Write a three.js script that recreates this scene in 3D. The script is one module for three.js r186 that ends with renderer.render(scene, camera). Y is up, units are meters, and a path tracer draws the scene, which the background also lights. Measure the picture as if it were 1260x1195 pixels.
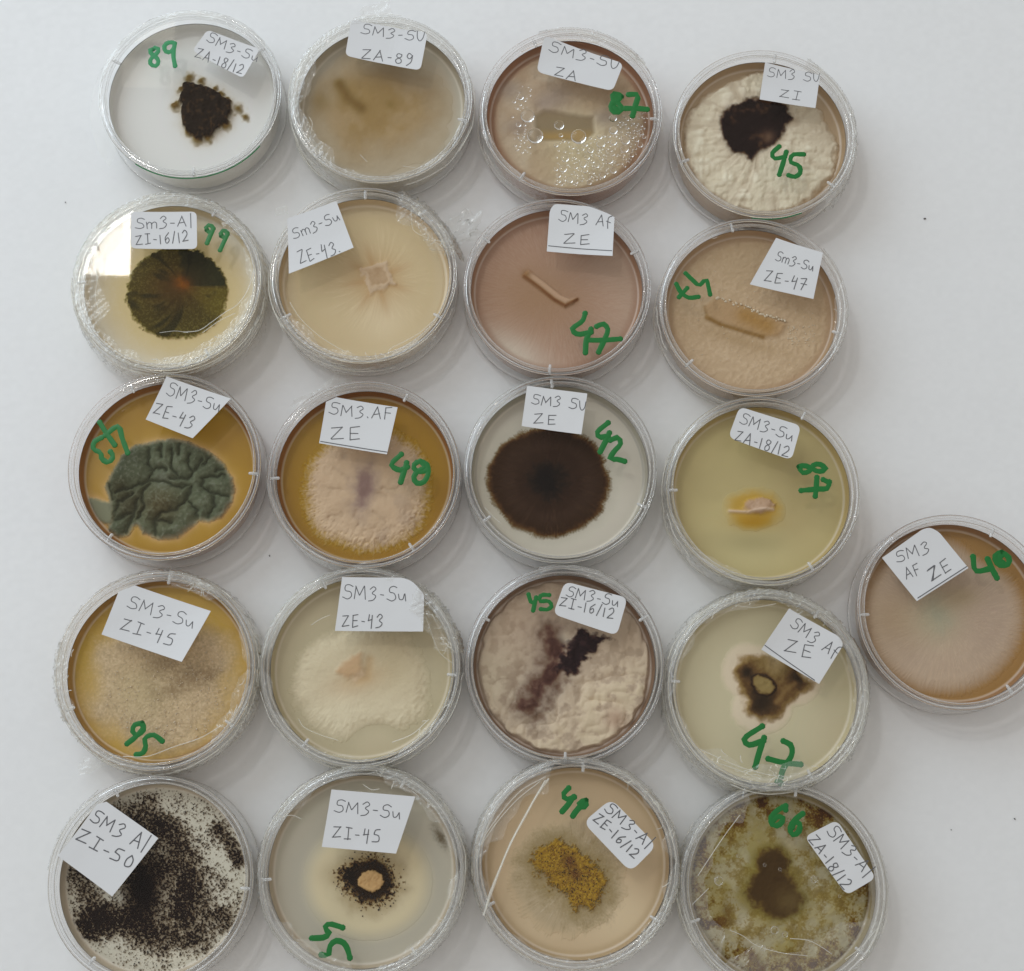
import * as THREE from 'three';
import { mergeGeometries } from 'three/addons/utils/BufferGeometryUtils.js';
import { TessellateModifier } from 'three/addons/modifiers/TessellateModifier.js';
import { RectAreaLightUniformsLib } from 'three/addons/lights/RectAreaLightUniformsLib.js';

// ---------------------------------------------------------------- camera, room light, lamps, exposure
RectAreaLightUniformsLib.init();
const scene = new THREE.Scene();
const camera = new THREE.PerspectiveCamera(35.8, 1024 / 971, 0.05, 40);
camera.position.set(0, 0.72, 0);
camera.rotation.set(-THREE.MathUtils.degToRad(90 - 13.3), 0, 0);
scene.background = new THREE.Color().setRGB(0.475, 0.462, 0.436);          // plain pale room all round
const renderer = new THREE.WebGLRenderer({ antialias: true });
renderer.setSize(1024, 971);
renderer.toneMapping = THREE.LinearToneMapping;
renderer.toneMappingExposure = 1;
renderer.shadowMap.enabled = true;
function areaLamp(name, color, power, w, h, from, to) {
  const l = new THREE.RectAreaLight(color, power, w, h);
  l.name = name; l.position.set(...from); if (to) l.lookAt(...to); else l.rotation.x = -Math.PI / 2; scene.add(l);
}
areaLamp('ceiling_panel', new THREE.Color(1, 0.985, 0.96), 46, 0.2, 0.2, [-0.925, 2.42, -1.30], null);
areaLamp('window_pane', new THREE.Color(0.75, 0.89, 1.0), 3.0, 2.4, 1.6, [-1.45, 1.15, -1.6], [0, 0, -0.2]);

areaLamp('lid_glare_lamp', new THREE.Color(1, 0.93, 0.80), 3.6, 0.10, 0.19, [-0.81, 2.42, -1.84], null);  // two weak overhead lamps, added for the faint beige glare in one lid
areaLamp('lid_glare_lamp', new THREE.Color(1, 0.93, 0.80), 2.6, 0.10, 0.06, [-0.81, 2.42, -1.68], null);

// ---------------------------------------------------------------- helpers
let seedState = 7;
function rnd() { seedState = (seedState + 0x6d2b79f5) | 0; let t = Math.imul(seedState ^ (seedState >>> 15), 1 | seedState); t = (t + Math.imul(t ^ (t >>> 7), 61 | t)) ^ t; return ((t ^ (t >>> 14)) >>> 0) / 4294967296; }
const PERM = new Float32Array(65536); for (let i = 0; i < 65536; i++) PERM[i] = rnd();
const hash = (i, j) => PERM[((i * 374761 + j * 668265 + (i * j) * 31) & 65535)];
function noise(x, y) {                                        // value noise, 0..1
  const i = Math.floor(x), j = Math.floor(y), u = x - i, v = y - j, s = u * u * (3 - 2 * u), t = v * v * (3 - 2 * v);
  const a = hash(i, j), b = hash(i + 1, j), c = hash(i, j + 1), d = hash(i + 1, j + 1);
  return a + (b - a) * s + (c - a + (a - b - c + d) * s) * t;
}
function fbm(x, y, n = 4) { let s = 0, a = 0.5, w = 0; for (let i = 0; i < n; i++) { s += a * noise(x, y); w += a; a *= 0.5; x = x * 2.03 + 17.3; y = y * 2.03 + 9.1; } return s / w; }
const ridge = (x, y, n = 3) => { let s = 0, a = 0.5, w = 0; for (let i = 0; i < n; i++) { s += a * (1 - Math.abs(2 * noise(x, y) - 1)); w += a; a *= 0.5; x = x * 2.1 + 5.2; y = y * 2.1 + 3.7; } return s / w; };
function cells(x, y) {                                        // distance to the nearest and the second cell centre
  const i = Math.floor(x), j = Math.floor(y); let d1 = 9, d2 = 9;
  for (let a = -1; a < 2; a++) for (let b = -1; b < 2; b++) {
    const dx = i + a + hash(i + a, j + b + 71) - x, dy = j + b + hash(i + a + 137, j + b) - y, d = Math.sqrt(dx * dx + dy * dy);
    if (d < d1) { d2 = d1; d1 = d; } else if (d < d2) d2 = d;
  }
  return [d1, d2];
}
const ss = (a, b, x) => { const t = Math.min(1, Math.max(0, (x - a) / (b - a))); return t * t * (3 - 2 * t); };
const gauss = (d, w) => Math.exp(-(d * d) / (w * w));
function segments(x, y, p) {                                  // distance to a polyline given as x, y, x, y ...
  let m = 1e9;
  for (let i = 0; i + 3 < p.length; i += 2) {
    const ax = p[i], ay = p[i + 1], bx = p[i + 2] - ax, by = p[i + 3] - ay, t = Math.min(1, Math.max(0, ((x - ax) * bx + (y - ay) * by) / (bx * bx + by * by)));
    m = Math.min(m, Math.hypot(x - ax - bx * t, y - ay - by * t));
  }
  return m;
}
function outline(x, y, p) {                                   // signed distance to a polygon, negative inside
  let m = 1e9, inside = false; const n = p.length / 2;
  for (let i = 0, j = n - 1; i < n; j = i++) {
    const ax = p[2 * i], ay = p[2 * i + 1], cx = p[2 * j], cy = p[2 * j + 1], bx = cx - ax, by = cy - ay, t = Math.min(1, Math.max(0, ((x - ax) * bx + (y - ay) * by) / (bx * bx + by * by)));
    m = Math.min(m, Math.hypot(x - ax - bx * t, y - ay - by * t));
    if ((ay > y) !== (cy > y) && x < ((cx - ax) * (y - ay)) / (cy - ay) + ax) inside = !inside;
  }
  return inside ? -m : m;
}
const ell = (x, y, cx, cy, rx, ry, turn = 0) => { const c = Math.cos(turn), s = Math.sin(turn), u = x - cx, v = y - cy; return Math.hypot((u * c + v * s) / rx, (v * c - u * s) / ry); };
const lin = (c) => { c /= 255; return c <= 0.04045 ? c / 12.92 : ((c + 0.055) / 1.055) ** 2.4; };
const srgb8 = (c) => { c = Math.min(1, Math.max(0, c)); return Math.round(255 * (c <= 0.0031308 ? c * 12.92 : 1.055 * c ** (1 / 2.4) - 0.055)); };
const counts = {};
function numbered(name) { const n = counts[name] = (counts[name] ?? -1) + 1; return n ? `${name}_${String(n).padStart(3, '0')}` : name; }
function part(name, geometry, material, parent) {
  const m = new THREE.Mesh(geometry, material); m.name = name; m.castShadow = m.receiveShadow = true; parent.add(m); return m;
}
const MM = 0.001;

// ---------------------------------------------------------------- materials
const M = {
  pane: new THREE.MeshPhysicalMaterial({ color: 0xffffff, transmission: 1, thickness: 0, roughness: 0.02, ior: 1.33 }),
  rim: new THREE.MeshPhysicalMaterial({ color: 0xffffff, transmission: 0.92, thickness: 0.001, roughness: 0.03, ior: 1.5 }),
  rib: new THREE.MeshPhysicalMaterial({ color: 0xffffff, transmission: 0.55, thickness: 0.001, roughness: 0.1, ior: 1.5 }),
  drop: new THREE.MeshPhysicalMaterial({ color: 0xffffff, transmission: 1, thickness: 0.001, roughness: 0, ior: 1.33 }),
  film: new THREE.MeshPhysicalMaterial({ color: 0xfffffe, transmission: 0.92, thickness: 0, roughness: 0.13, ior: 1.55, side: THREE.DoubleSide }),
  fold: new THREE.MeshPhysicalMaterial({ color: 0xfffefa, transmission: 0.72, thickness: 0, roughness: 0.2, ior: 1.5, side: THREE.DoubleSide }),
  paper: new THREE.MeshStandardMaterial({ color: new THREE.Color().setRGB(0.72, 0.72, 0.735), roughness: 0.85 }),
  pencil: new THREE.MeshStandardMaterial({ color: new THREE.Color().setRGB(0.11, 0.11, 0.12), roughness: 0.6 }),
  marker: new THREE.MeshPhysicalMaterial({ color: new THREE.Color().setRGB(0.003, 0.19, 0.03), roughness: 0.4, transmission: 0.15, thickness: 0 }),
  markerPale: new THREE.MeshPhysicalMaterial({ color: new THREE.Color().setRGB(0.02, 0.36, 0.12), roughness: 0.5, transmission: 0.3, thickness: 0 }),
  table: null,
};

// ---------------------------------------------------------------- the table top under everything
{
  const n = 512, data = new Uint8Array(n * n * 4);
  for (let j = 0; j < n; j++) for (let i = 0; i < n; i++) {
    const wrap = (f, k) => { const a = i / n, b = j / n; return f(a * k, b * k) * (1 - a) * (1 - b) + f(a * k - k, b * k) * a * (1 - b) + f(a * k, b * k - k) * (1 - a) * b + f(a * k - k, b * k - k) * a * b; };
    const v = 0.5 * wrap((x, y) => fbm(x + 300, y + 300, 3), 8) + 0.5 * wrap((x, y) => noise(x + 700, y + 700), 120);
    const g = 236 + (v - 0.5) * 9; data.set([g, g, g + 1, 255], (j * n + i) * 4);
  }
  const t = new THREE.DataTexture(data, n, n); t.magFilter = THREE.LinearFilter; t.wrapS = t.wrapT = THREE.RepeatWrapping; t.colorSpace = THREE.SRGBColorSpace; t.needsUpdate = true; t.repeat.set(8, 8);
  const b = new THREE.DataTexture(data, n, n); b.magFilter = THREE.LinearFilter; b.wrapS = b.wrapT = THREE.RepeatWrapping; b.needsUpdate = true; b.repeat.set(5, 5);
  M.table = new THREE.MeshStandardMaterial({ color: 0xffffff, map: t, bumpMap: b, bumpScale: 0.004, roughness: 0.7 });
  const g = new THREE.BoxGeometry(2.6, 0.03, 2.2); const table = part('table_top', g, M.table, scene);
  table.position.set(0, -0.015, -0.15); table.userData.kind = 'structure';
}

// ---------------------------------------------------------------- where each dish stands (metres) and, for its lid and its agar, the sketch that its drawings use:
// sketch origin (x, y of the dish centre) and the matrix that takes a sketch offset to millimetres on the dish
const SPOT = {
  a: { at: [-0.1633, -0.3690], lid: [638.1, 544.9, 0.08614, 0.00465, 0.0, 0.09434], agar: [665.6, 608.7, 0.0874, 0.00464, 0.0, 0.09555] },
  b: { at: [-0.0664, -0.3658], lid: [590.3, 578.4, 0.08606, 0.00189, 0.0, 0.09416], agar: [601.5, 641.7, 0.08732, 0.00189, 0.0, 0.09537] },
  c: { at: [0.0296, -0.3591], lid: [607.1, 554.5, 0.08588, -0.00084, 0.0, 0.09378], agar: [602.1, 616.9, 0.08715, -0.00084, 0.0, 0.09499] },
  d: { at: [0.1270, -0.3470], lid: [622.8, 565.3, 0.08899, -0.00374, 0.0, 0.09682], agar: [602.0, 623.7, 0.09031, -0.00373, 0.0, 0.09808] },
  e: { at: [-0.1694, -0.2676], lid: [599.8, 556.1, 0.08684, 0.00487, 0.0, 0.0922], agar: [628.9, 603.4, 0.08816, 0.00486, 0.0, 0.09347] },
  f: { at: [-0.0733, -0.2714], lid: [581.4, 537.7, 0.08695, 0.00211, 0.0, 0.09242], agar: [594.0, 585.6, 0.08826, 0.00211, 0.0, 0.09369] },
  g: { at: [0.0221, -0.2654], lid: [576.8, 556.1, 0.08679, -0.00064, 0.0, 0.09207], agar: [573.0, 603.1, 0.0881, -0.00063, 0.0, 0.09335] },
  h: { at: [0.1181, -0.2547], lid: [606.7, 581.4, 0.0865, -0.00338, 0.0, 0.09146], agar: [586.2, 626.7, 0.08781, -0.00337, 0.0, 0.09273] },
  i: { at: [-0.1659, -0.1744], lid: [606.7, 563.0, 0.08432, 0.00463, 0.0, 0.08692], agar: [636.9, 595.7, 0.08564, 0.00462, 0.0, 0.0882] },
  j: { at: [-0.0706, -0.1706], lid: [586.0, 606.7, 0.08422, 0.00197, 0.0, 0.08671], agar: [598.9, 638.7, 0.08554, 0.00197, 0.0, 0.08799] },
  k: { at: [0.0230, -0.1730], lid: [595.2, 579.1, 0.08428, -0.00064, 0.0, 0.08684], agar: [591.0, 611.5, 0.0856, -0.00064, 0.0, 0.08812] },
  l: { at: [0.1193, -0.1626], lid: [615.9, 583.7, 0.084, -0.00331, 0.0, 0.08627], agar: [594.0, 614.4, 0.08532, -0.00331, 0.0, 0.08754] },
  m: { at: [-0.1648, -0.0770], lid: [601.9, 593.1, 0.08483, 0.00462, 0.0, 0.08471], agar: [632.7, 607.9, 0.08619, 0.00462, 0.0, 0.08604] },
  n: { at: [-0.0702, -0.0785], lid: [566.5, 575.4, 0.08487, 0.00197, 0.0, 0.08479], agar: [579.6, 590.4, 0.08624, 0.00197, 0.0, 0.08612] },
  o: { at: [0.0244, -0.0798], lid: [597.5, 559.9, 0.08491, -0.00069, 0.0, 0.08487], agar: [593.0, 575.2, 0.08627, -0.00069, 0.0, 0.0862] },
  p: { at: [0.1179, -0.0681], lid: [597.5, 588.7, 0.08457, -0.0033, 0.0, 0.08421], agar: [575.3, 601.8, 0.08594, -0.0033, 0.0, 0.08554] },
  q: { at: [-0.1619, 0.0171], lid: [653.4, 644.0, 0.07794, 0.00417, 0.0, 0.07541], agar: [687.4, 640.4, 0.07924, 0.00417, 0.0, 0.07667] },
  r: { at: [-0.0677, 0.0132], lid: [625.4, 592.7, 0.07804, 0.00175, 0.0, 0.07561], agar: [639.6, 589.9, 0.07934, 0.00175, 0.0, 0.07687] },
  s: { at: [0.0288, 0.0096], lid: [648.7, 569.4, 0.07814, -0.00074, 0.0, 0.07579], agar: [642.7, 567.3, 0.07943, -0.00074, 0.0, 0.07705] },
  t: { at: [0.1217, 0.0202], lid: [630.0, 684.0, 0.08074, -0.00325, 0.0, 0.07803], agar: [605.3, 679.8, 0.08209, -0.00325, 0.0, 0.07934] },
  u: { at: [0.2072, -0.1043], lid: [738.8, 584.0, 0.08563, -0.00587, 0.0, 0.08628], agar: [700.8, 603.6, 0.087, -0.00587, 0.0, 0.08761] },
};
const LID = 24.5, AGAR = 13;
const toMM = (k) => ([x, y]) => { const u = x - k[0], v = y - k[1]; return [k[2] * u + k[3] * v, k[5] * v]; };
const fromMM = (k) => (x, z) => { const v = z / k[5]; return [k[0] + (x - k[3] * v) / k[2], k[1] + v]; };

// ---------------------------------------------------------------- dish ware, the same for all dishes
const lathe = (pts, n = 128) => { const g = new THREE.LatheGeometry(pts.map(([r, y]) => new THREE.Vector2(r * MM, y * MM)), n); return g; };
const ring = (r, y, w, h, n = 8) => { const p = []; for (let i = 0; i <= n; i++) { const a = (i / n) * 2 * Math.PI; p.push([r + Math.cos(a) * w / 2, y + Math.sin(a) * h / 2]); } return lathe(p, 144); };
const WARE = {
  lid: lathe([[0, 23.6], [42.2, 23.6], [43.0, 23.8], [45.0, 23.8], [45.75, 23.4], [46, 22.6], [46, 4]]),
  lidRim: mergeGeometries([ring(45.3, 23.6, 1.6, 1.4), ring(42.9, 24.0, 0.8, 0.9), ring(45.8, 4.0, 1.2, 1.4)]),
  base: lathe([[0, 0.6], [41.8, 0.6], [42.8, 0.9], [43.4, 1.8], [43.4, 22.0]]),
  baseRim: ring(43.0, 22.1, 1.0, 0.9),
  agar: lathe([[0, 1.66], [41, 1.66], [41.8, 1.8], [42.3, 2.5], [42.42, 10], [42.42, 18.2], [42.3, 17.4], [42.1, 15.6], [41.7, 14.2], [41.1, 13.4], [40.3, 13.06], [39.4, 13.01], [30, 13], [0.001, 13]], 160),  // upper lip added to carry the agar's reflection in the dish wall
  rib: (() => { const g = new THREE.CapsuleGeometry(0.75 * MM, 3.4 * MM, 4, 10); g.rotateZ(Math.PI / 2); g.translate(42.6 * MM, 22.6 * MM, 0); return g; })(),
};
{ const p = WARE.agar.attributes.position, uv = WARE.agar.attributes.uv; for (let i = 0; i < p.count; i++) uv.setXY(i, 0.5 + p.getX(i) / 0.09, 0.5 + p.getZ(i) / 0.09); }

// ---------------------------------------------------------------- pencil lettering: each glyph is a width and strokes on a 10 x 10 box
const GLYPH = {
  S: [8, [[8, 1, 5, 0, 2, 1, 2, 4, 6, 5, 7, 8, 4, 10, 0, 9]]], M: [10, [[0, 10, 1, 1], [1, 1, 4, 7], [4, 7, 8, 1], [8, 1, 9, 10]]], m: [9, [[0, 4, 0, 10], [0, 6, 2, 4, 4, 5, 4, 10], [4, 6, 6, 4, 8, 5, 8, 10]]],
  3: [7, [[1, 2, 4, 0, 6, 2, 3, 5, 6, 7, 4, 10, 0, 11]]], '-': [5, [[1, 6, 4, 6]]], u: [7, [[0, 5, 1, 9, 3, 9, 5, 5], [5, 5, 6, 10]]], U: [7, [[0, 1, 1, 8, 3, 10, 5, 8, 6, 1]]],
  Z: [8, [[0.5, 1.2, 6.2, 0.4], [6.2, 0.4, 0.4, 9.6], [0.4, 9.6, 7, 8.8]]], A: [8, [[0, 10, 4, 0], [4, 0, 7, 10], [1.5, 7, 6, 6]]], 1: [4, [[1, 1, 1.5, 10]]], 8: [7, [[5, 1, 2, 0, 1, 3, 5, 6, 5, 9, 2, 10, 1, 7, 5, 3, 5, 1]]],
  '/': [4, [[3, -1, 0, 11]]], 2: [7, [[0, 2, 3, 0, 5, 3, 0, 10], [0, 10, 6, 9.5]]], l: [4, [[2, -1, 1.5, 12]]], f: [6, [[5, -1, 2, 1, 1.5, 6, 2, 12], [0, 5, 4, 6]]], I: [7, [[1, 0.5, 6, 0.5], [3.5, 0.5, 3.3, 10], [0.5, 10, 6, 9.5]]],
  E: [7, [[6, 0, 1, 1], [1, 1, 1, 10], [1, 5, 5, 5], [1, 10, 6, 9]]], 4: [7, [[2, 0, 1, 5], [1, 5, 5, 4], [5, 1, 4, 11]]], 5: [7, [[6, 0, 2, 1, 1, 4], [1, 4, 5, 5, 5, 9, 0, 10]]], 7: [7, [[0, 1, 5, 0], [5, 0, 2, 11], [1, 5, 6, 5]]],
  9: [7, [[5, 2, 2, 0, 1, 3, 3, 5, 5, 2], [5, 2, 4, 8, 1, 11]]], 0: [7, [[3, 0, 1, 4, 2, 9, 5, 8, 5, 3, 3, 0]]], F: [7, [[6, 0, 1, 0.6], [1, 0.6, 1, 10], [1, 5, 5, 5]]], 6: [7, [[5, 0, 1, 5, 2, 10, 5, 8, 4, 5, 1, 7]]],
  '.': [3, [[1, 9.4, 1.8, 9.8]]], ' ': [5, []],
};
function lettering(text, x0, y0, x1, y1, h) {                 // strokes, in sketch units, of a word written along a base line
  const len = Math.hypot(x1 - x0, y1 - y0), dx = (x1 - x0) / len, dy = (y1 - y0) / len, total = [...text].reduce((s, c) => s + GLYPH[c][0] + 1.6, -1.6), k = len / total, out = [];
  let at = 0;
  for (const c of text) {
    const [w, strokes] = GLYPH[c], lift = (rnd() - 0.5) * h * 0.1, size = h * (0.94 + rnd() * 0.12);
    for (const s of strokes) {
      const p = [];
      for (let i = 0; i < s.length; i += 2) { const t = (at + s[i] + (rnd() - 0.5) * 0.5) * k, up = (1 - (s[i + 1] + (rnd() - 0.5) * 0.6) / 10) * size + lift; p.push([x0 + dx * t + dy * up, y0 + dy * t - dx * up]); }
      out.push(p);
    }
    at += w + 1.6;
  }
  return out;
}
function inkGeometry(strokes, map, width, y, flat = 0.1, radial = 5) {   // rounded, nearly flat strokes lying at height y (mm)
  const gs = [];
  strokes.forEach((s, n) => {
    const pts = s.map(map).map(([x, z]) => new THREE.Vector3(x, 0, z));
    const curve = pts.length === 2 ? new THREE.LineCurve3(...pts) : new THREE.CatmullRomCurve3(pts, false, 'centripetal');
    const steps = Math.max(2, Math.min(26, Math.round(curve.getLength() / (width * 0.6))));
    const bits = [new THREE.TubeGeometry(curve, steps, width / 2, radial, false)];
    if (width > 1) { const P = bits[0].attributes.position, w = radial + 1; for (let a = 0; a <= steps; a++) { const c = curve.getPointAt(a / steps), k = 0.86 + 0.26 * noise(a * 0.7 + n * 9.3, width * 5); for (let b = 0; b < w; b++) { const q = a * w + b; P.setXYZ(q, c.x + (P.getX(q) - c.x) * k, P.getY(q) * k, c.z + (P.getZ(q) - c.z) * k); } } }
    for (const p of [pts[0], pts[pts.length - 1]]) { const e = new THREE.SphereGeometry(width / 2, radial + 1, 4); e.translate(p.x, 0, p.z); bits.push(e); }
    for (const b of bits) { b.scale(MM, MM * flat, MM); b.translate(0, (y + n * 0.004) * MM, 0); gs.push(b); }
  });
  return mergeGeometries(gs);
}
function labelGeometry(corners, rounds, map) {
  const p = []; for (let i = 0; i < corners.length; i += 2) p.push(map([corners[i], corners[i + 1]]));
  const shape = new THREE.Shape(), n = p.length;
  p.forEach((c, i) => {
    const a = p[(i + n - 1) % n], b = p[(i + 1) % n], r = (Array.isArray(rounds) ? rounds[i] : rounds) || 0.12;
    const toward = (q) => { const l = Math.hypot(q[0] - c[0], q[1] - c[1]), t = Math.min(0.45, r / l); return [c[0] + (q[0] - c[0]) * t, c[1] + (q[1] - c[1]) * t]; };
    const s = toward(a), e = toward(b);
    i ? shape.lineTo(s[0], -s[1]) : shape.moveTo(s[0], -s[1]);
    shape.quadraticCurveTo(c[0], -c[1], e[0], -e[1]);
  });
  const g = new THREE.ExtrudeGeometry(shape, { depth: 0.14, bevelEnabled: false, curveSegments: 6 });
  g.rotateX(-Math.PI / 2); g.scale(MM, MM, MM); g.translate(0, 24.52 * MM, 0);
  return new TessellateModifier(3.2 * MM, 7).modify(g);
}
function bend(g, mid, seed) {                                 // paper never lies quite flat: a slight curl across it and lifted corners
  const p = g.attributes.position, a = seed * 1.7, c = Math.cos(a), s = Math.sin(a), k = 0.0016 + 0.0022 * noise(seed * 3.1, 2.2);
  for (let i = 0; i < p.count; i++) { const x = p.getX(i) / MM - mid[0], z = p.getZ(i) / MM - mid[1], u = x * c + z * s, v = z * c - x * s; p.setY(i, p.getY(i) + MM * (k * u * u * (u > 0 ? 1.6 : 0.5) + 0.0012 * v * v + 0.25 * noise(x * 0.13 + seed, z * 0.13 + seed))); }
  g.computeVertexNormals(); return g;
}

// ---------------------------------------------------------------- cling film: a crinkled sheet up the side and over the edge, between two angles
function filmGeometry({ from = 0, to = 360, inner = 41, low = 5, amp = 0.7, flare = 0, seed = 1 }) {
  const na = Math.max(24, Math.round((to - from) * 1.3)), np = 26, pos = [], idx = [];
  for (let i = 0; i <= na; i++) {
    const deg = from + ((to - from) * i) / na, a = (deg * Math.PI) / 180, closed = to - from >= 359, ca = Math.cos(a), sa = Math.sin(a);
    const q = (f, k = 1) => f(ca * 9 * k + seed * 13.1 + 40, sa * 9 * k + seed * 7.7 + 40), edge = closed ? 1 : ss(0, 0.12, i / na) * ss(1, 0.88, i / na);
    const rin = inner + (q(noise, 0.5) - 0.5) * 7 + (1 - edge) * (46 - inner) * 0.6, lo = low + q(noise) * 4 + (1 - edge) * 6;
    for (let k = 0; k <= np; k++) {
      const t = k / np; let r, y, nr, ny;
      if (t < 0.5) { const u = t / 0.5; y = lo + (24.2 - lo) * u; r = 46.5 + flare * (1 - u) * 6; nr = 1; ny = 0; } else { const u = (t - 0.5) / 0.5; r = 46.3 + (rin - 46.3) * u; y = 24.75 + Math.sin(u * 3.1) * 0.25; nr = 0; ny = 1; }
      const w = ridge(ca * 30 + seed * 3 + t * 5, sa * 30 + t * 9 + seed, 3), w2 = noise(ca * 80 + t * 10 + seed, sa * 80 + t * 26), w3 = Math.abs(2 * noise(ca * 52 + seed * 2 - t * 17, sa * 52 + t * 13) - 1), d = Math.max(0, (w - 0.5) * 2.2 * amp + (w2 - 0.5) * amp * 1.1 + w3 * amp * 0.8 + amp * 0.1);
      r += nr * d; y += ny * d;
      pos.push(r * ca * MM, y * MM, r * sa * MM);
    }
  }
  for (let i = 0; i < na; i++) for (let k = 0; k < np; k++) { const o = i * (np + 1) + k; idx.push(o, o + 1, o + np + 1, o + 1, o + np + 2, o + np + 1); }
  const g = new THREE.BufferGeometry(); g.setAttribute('position', new THREE.Float32BufferAttribute(pos, 3)); g.setIndex(idx); g.computeVertexNormals(); return g;
}
function foldGeometry(list) {                                 // thin rope-like folds of film, each [radius mm, points (mm)]
  return mergeGeometries(list.map(([r, pts]) => { const g = new THREE.TubeGeometry(new THREE.CatmullRomCurve3(pts.map((p) => new THREE.Vector3(...p))), pts.length * 6, r, 5, false); g.scale(MM, MM, MM); return g; }));
}
function rimFolds(n, from, to, seed) {
  const out = [];
  for (let i = 0; i < n; i++) {
    const a0 = from + rnd() * (to - from), span = 18 + rnd() * 50, y0 = 6 + rnd() * 18.5, drift = (rnd() - 0.5) * 8, r0 = y0 > 22 ? 44 + rnd() * 3 : 46.8, pts = [];
    for (let k = 0; k <= 6; k++) { const a = ((a0 + (span * k) / 6) * Math.PI) / 180, y = Math.min(25.6, Math.max(3, y0 + (drift * k) / 6 + (rnd() - 0.5) * 0.6)), r = r0 + (rnd() - 0.5) * 0.7 + 0.4; pts.push([r * Math.cos(a), y, r * Math.sin(a)]); }
    out.push([0.12 + rnd() * 0.2, pts]);
  }
  return out;
}
function crumple(n, from, to, r0, r1) {                         // a scrunched wad: short crooked folds over the edge of the lid
  const out = [];
  for (let i = 0; i < n * 0.35; i++) {
    const a = ((from + rnd() * (to - from)) * Math.PI) / 180, r = r0 + rnd() * (r1 - r0), pts = [], y0 = 24.8 + rnd() * 0.8; let dir = a + 1.57 + (rnd() - 0.5) * 1.6;
    let x = r * Math.cos(a), z = r * Math.sin(a);
    for (let k = 0; k < 4; k++) { const q = Math.hypot(x, z), c = Math.min(1, 46.7 / q); pts.push([x * c, q > 46 ? y0 - (q - 46) * 1.6 : y0 + rnd() * 0.4, z * c]); dir += (rnd() - 0.5) * 1.4; x += Math.cos(dir) * 1.2; z += Math.sin(dir) * 1.2; }
    out.push([0.12 + rnd() * 0.14, pts]);
  }
  return out;
}
function scrapGeometry(cx, cz, w, d, turn, y, amp, seed) {    // a loose crumpled tail of film lying on the table beside the dish
  const n = 26, g = new THREE.PlaneGeometry(w, d, n, n); g.rotateX(-Math.PI / 2);
  const p = g.attributes.position;
  for (let i = 0; i < p.count; i++) { const x = p.getX(i), z = p.getZ(i), e = 1 + (noise(x * 0.3 + seed, z * 0.3) - 0.5) * 0.8; p.setXYZ(i, x * e, y + amp * ridge(x * 0.28 + seed, z * 0.5 + seed, 3), z * e); }
  g.rotateY(turn); g.translate(cx, 0, cz); g.scale(MM, MM, MM); g.computeVertexNormals(); return g;
}

// ---------------------------------------------------------------- what grows in each dish. grow(x, y, o) works in sketch units: o.c is the colour of the surface, o.h its height over the agar (mm)
const mx = (o, r, g, b, t) => { o.c[0] += (r - o.c[0]) * t; o.c[1] += (g - o.c[1]) * t; o.c[2] += (b - o.c[2]) * t; };
const fibre = (x, y, cx, cy, k, s = 0.02) => { const a = Math.atan2(y - cy, x - cx), r = Math.hypot(x - cx, y - cy); return noise(Math.cos(a) * k + 50 + r * s * 0.3, Math.sin(a) * k + 50 + r * s * 0.3) * 0.6 + noise(Math.cos(a) * k * 2.3 + r * s, Math.sin(a) * k * 2.3 + 90) * 0.4; };
const grain = (x, y, k, sh) => noise(x * k + sh, y * k + sh) * 0.6 + noise(x * k * 2.3 + sh, y * k * 2.3) * 0.4;
const speckle = (toAgar, dots, material, rough = 0) => {       // small round grains standing on the growth, one part
  const m = []; const g0 = new THREE.IcosahedronGeometry(1, 1);
  for (const [x, y, h, r] of dots) { const [px, pz] = toAgar([x, y]); if (Math.hypot(px, pz) > 42.3) continue; const g = g0.clone(); g.scale(r, r * 0.8, r); g.translate(px, AGAR + h, pz); g.scale(MM, MM, MM); m.push(g); }
  return [mergeGeometries(m), material, true];
};
const spore = new THREE.MeshStandardMaterial({ color: new THREE.Color().setRGB(0.022, 0.014, 0.011), roughness: 0.9 });
const ochre = new THREE.MeshStandardMaterial({ color: new THREE.Color().setRGB(0.34, 0.175, 0.03), roughness: 0.8 });
const pale = new THREE.MeshPhysicalMaterial({ color: new THREE.Color().setRGB(0.62, 0.50, 0.34), roughness: 0.12, clearcoat: 1 });
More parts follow.
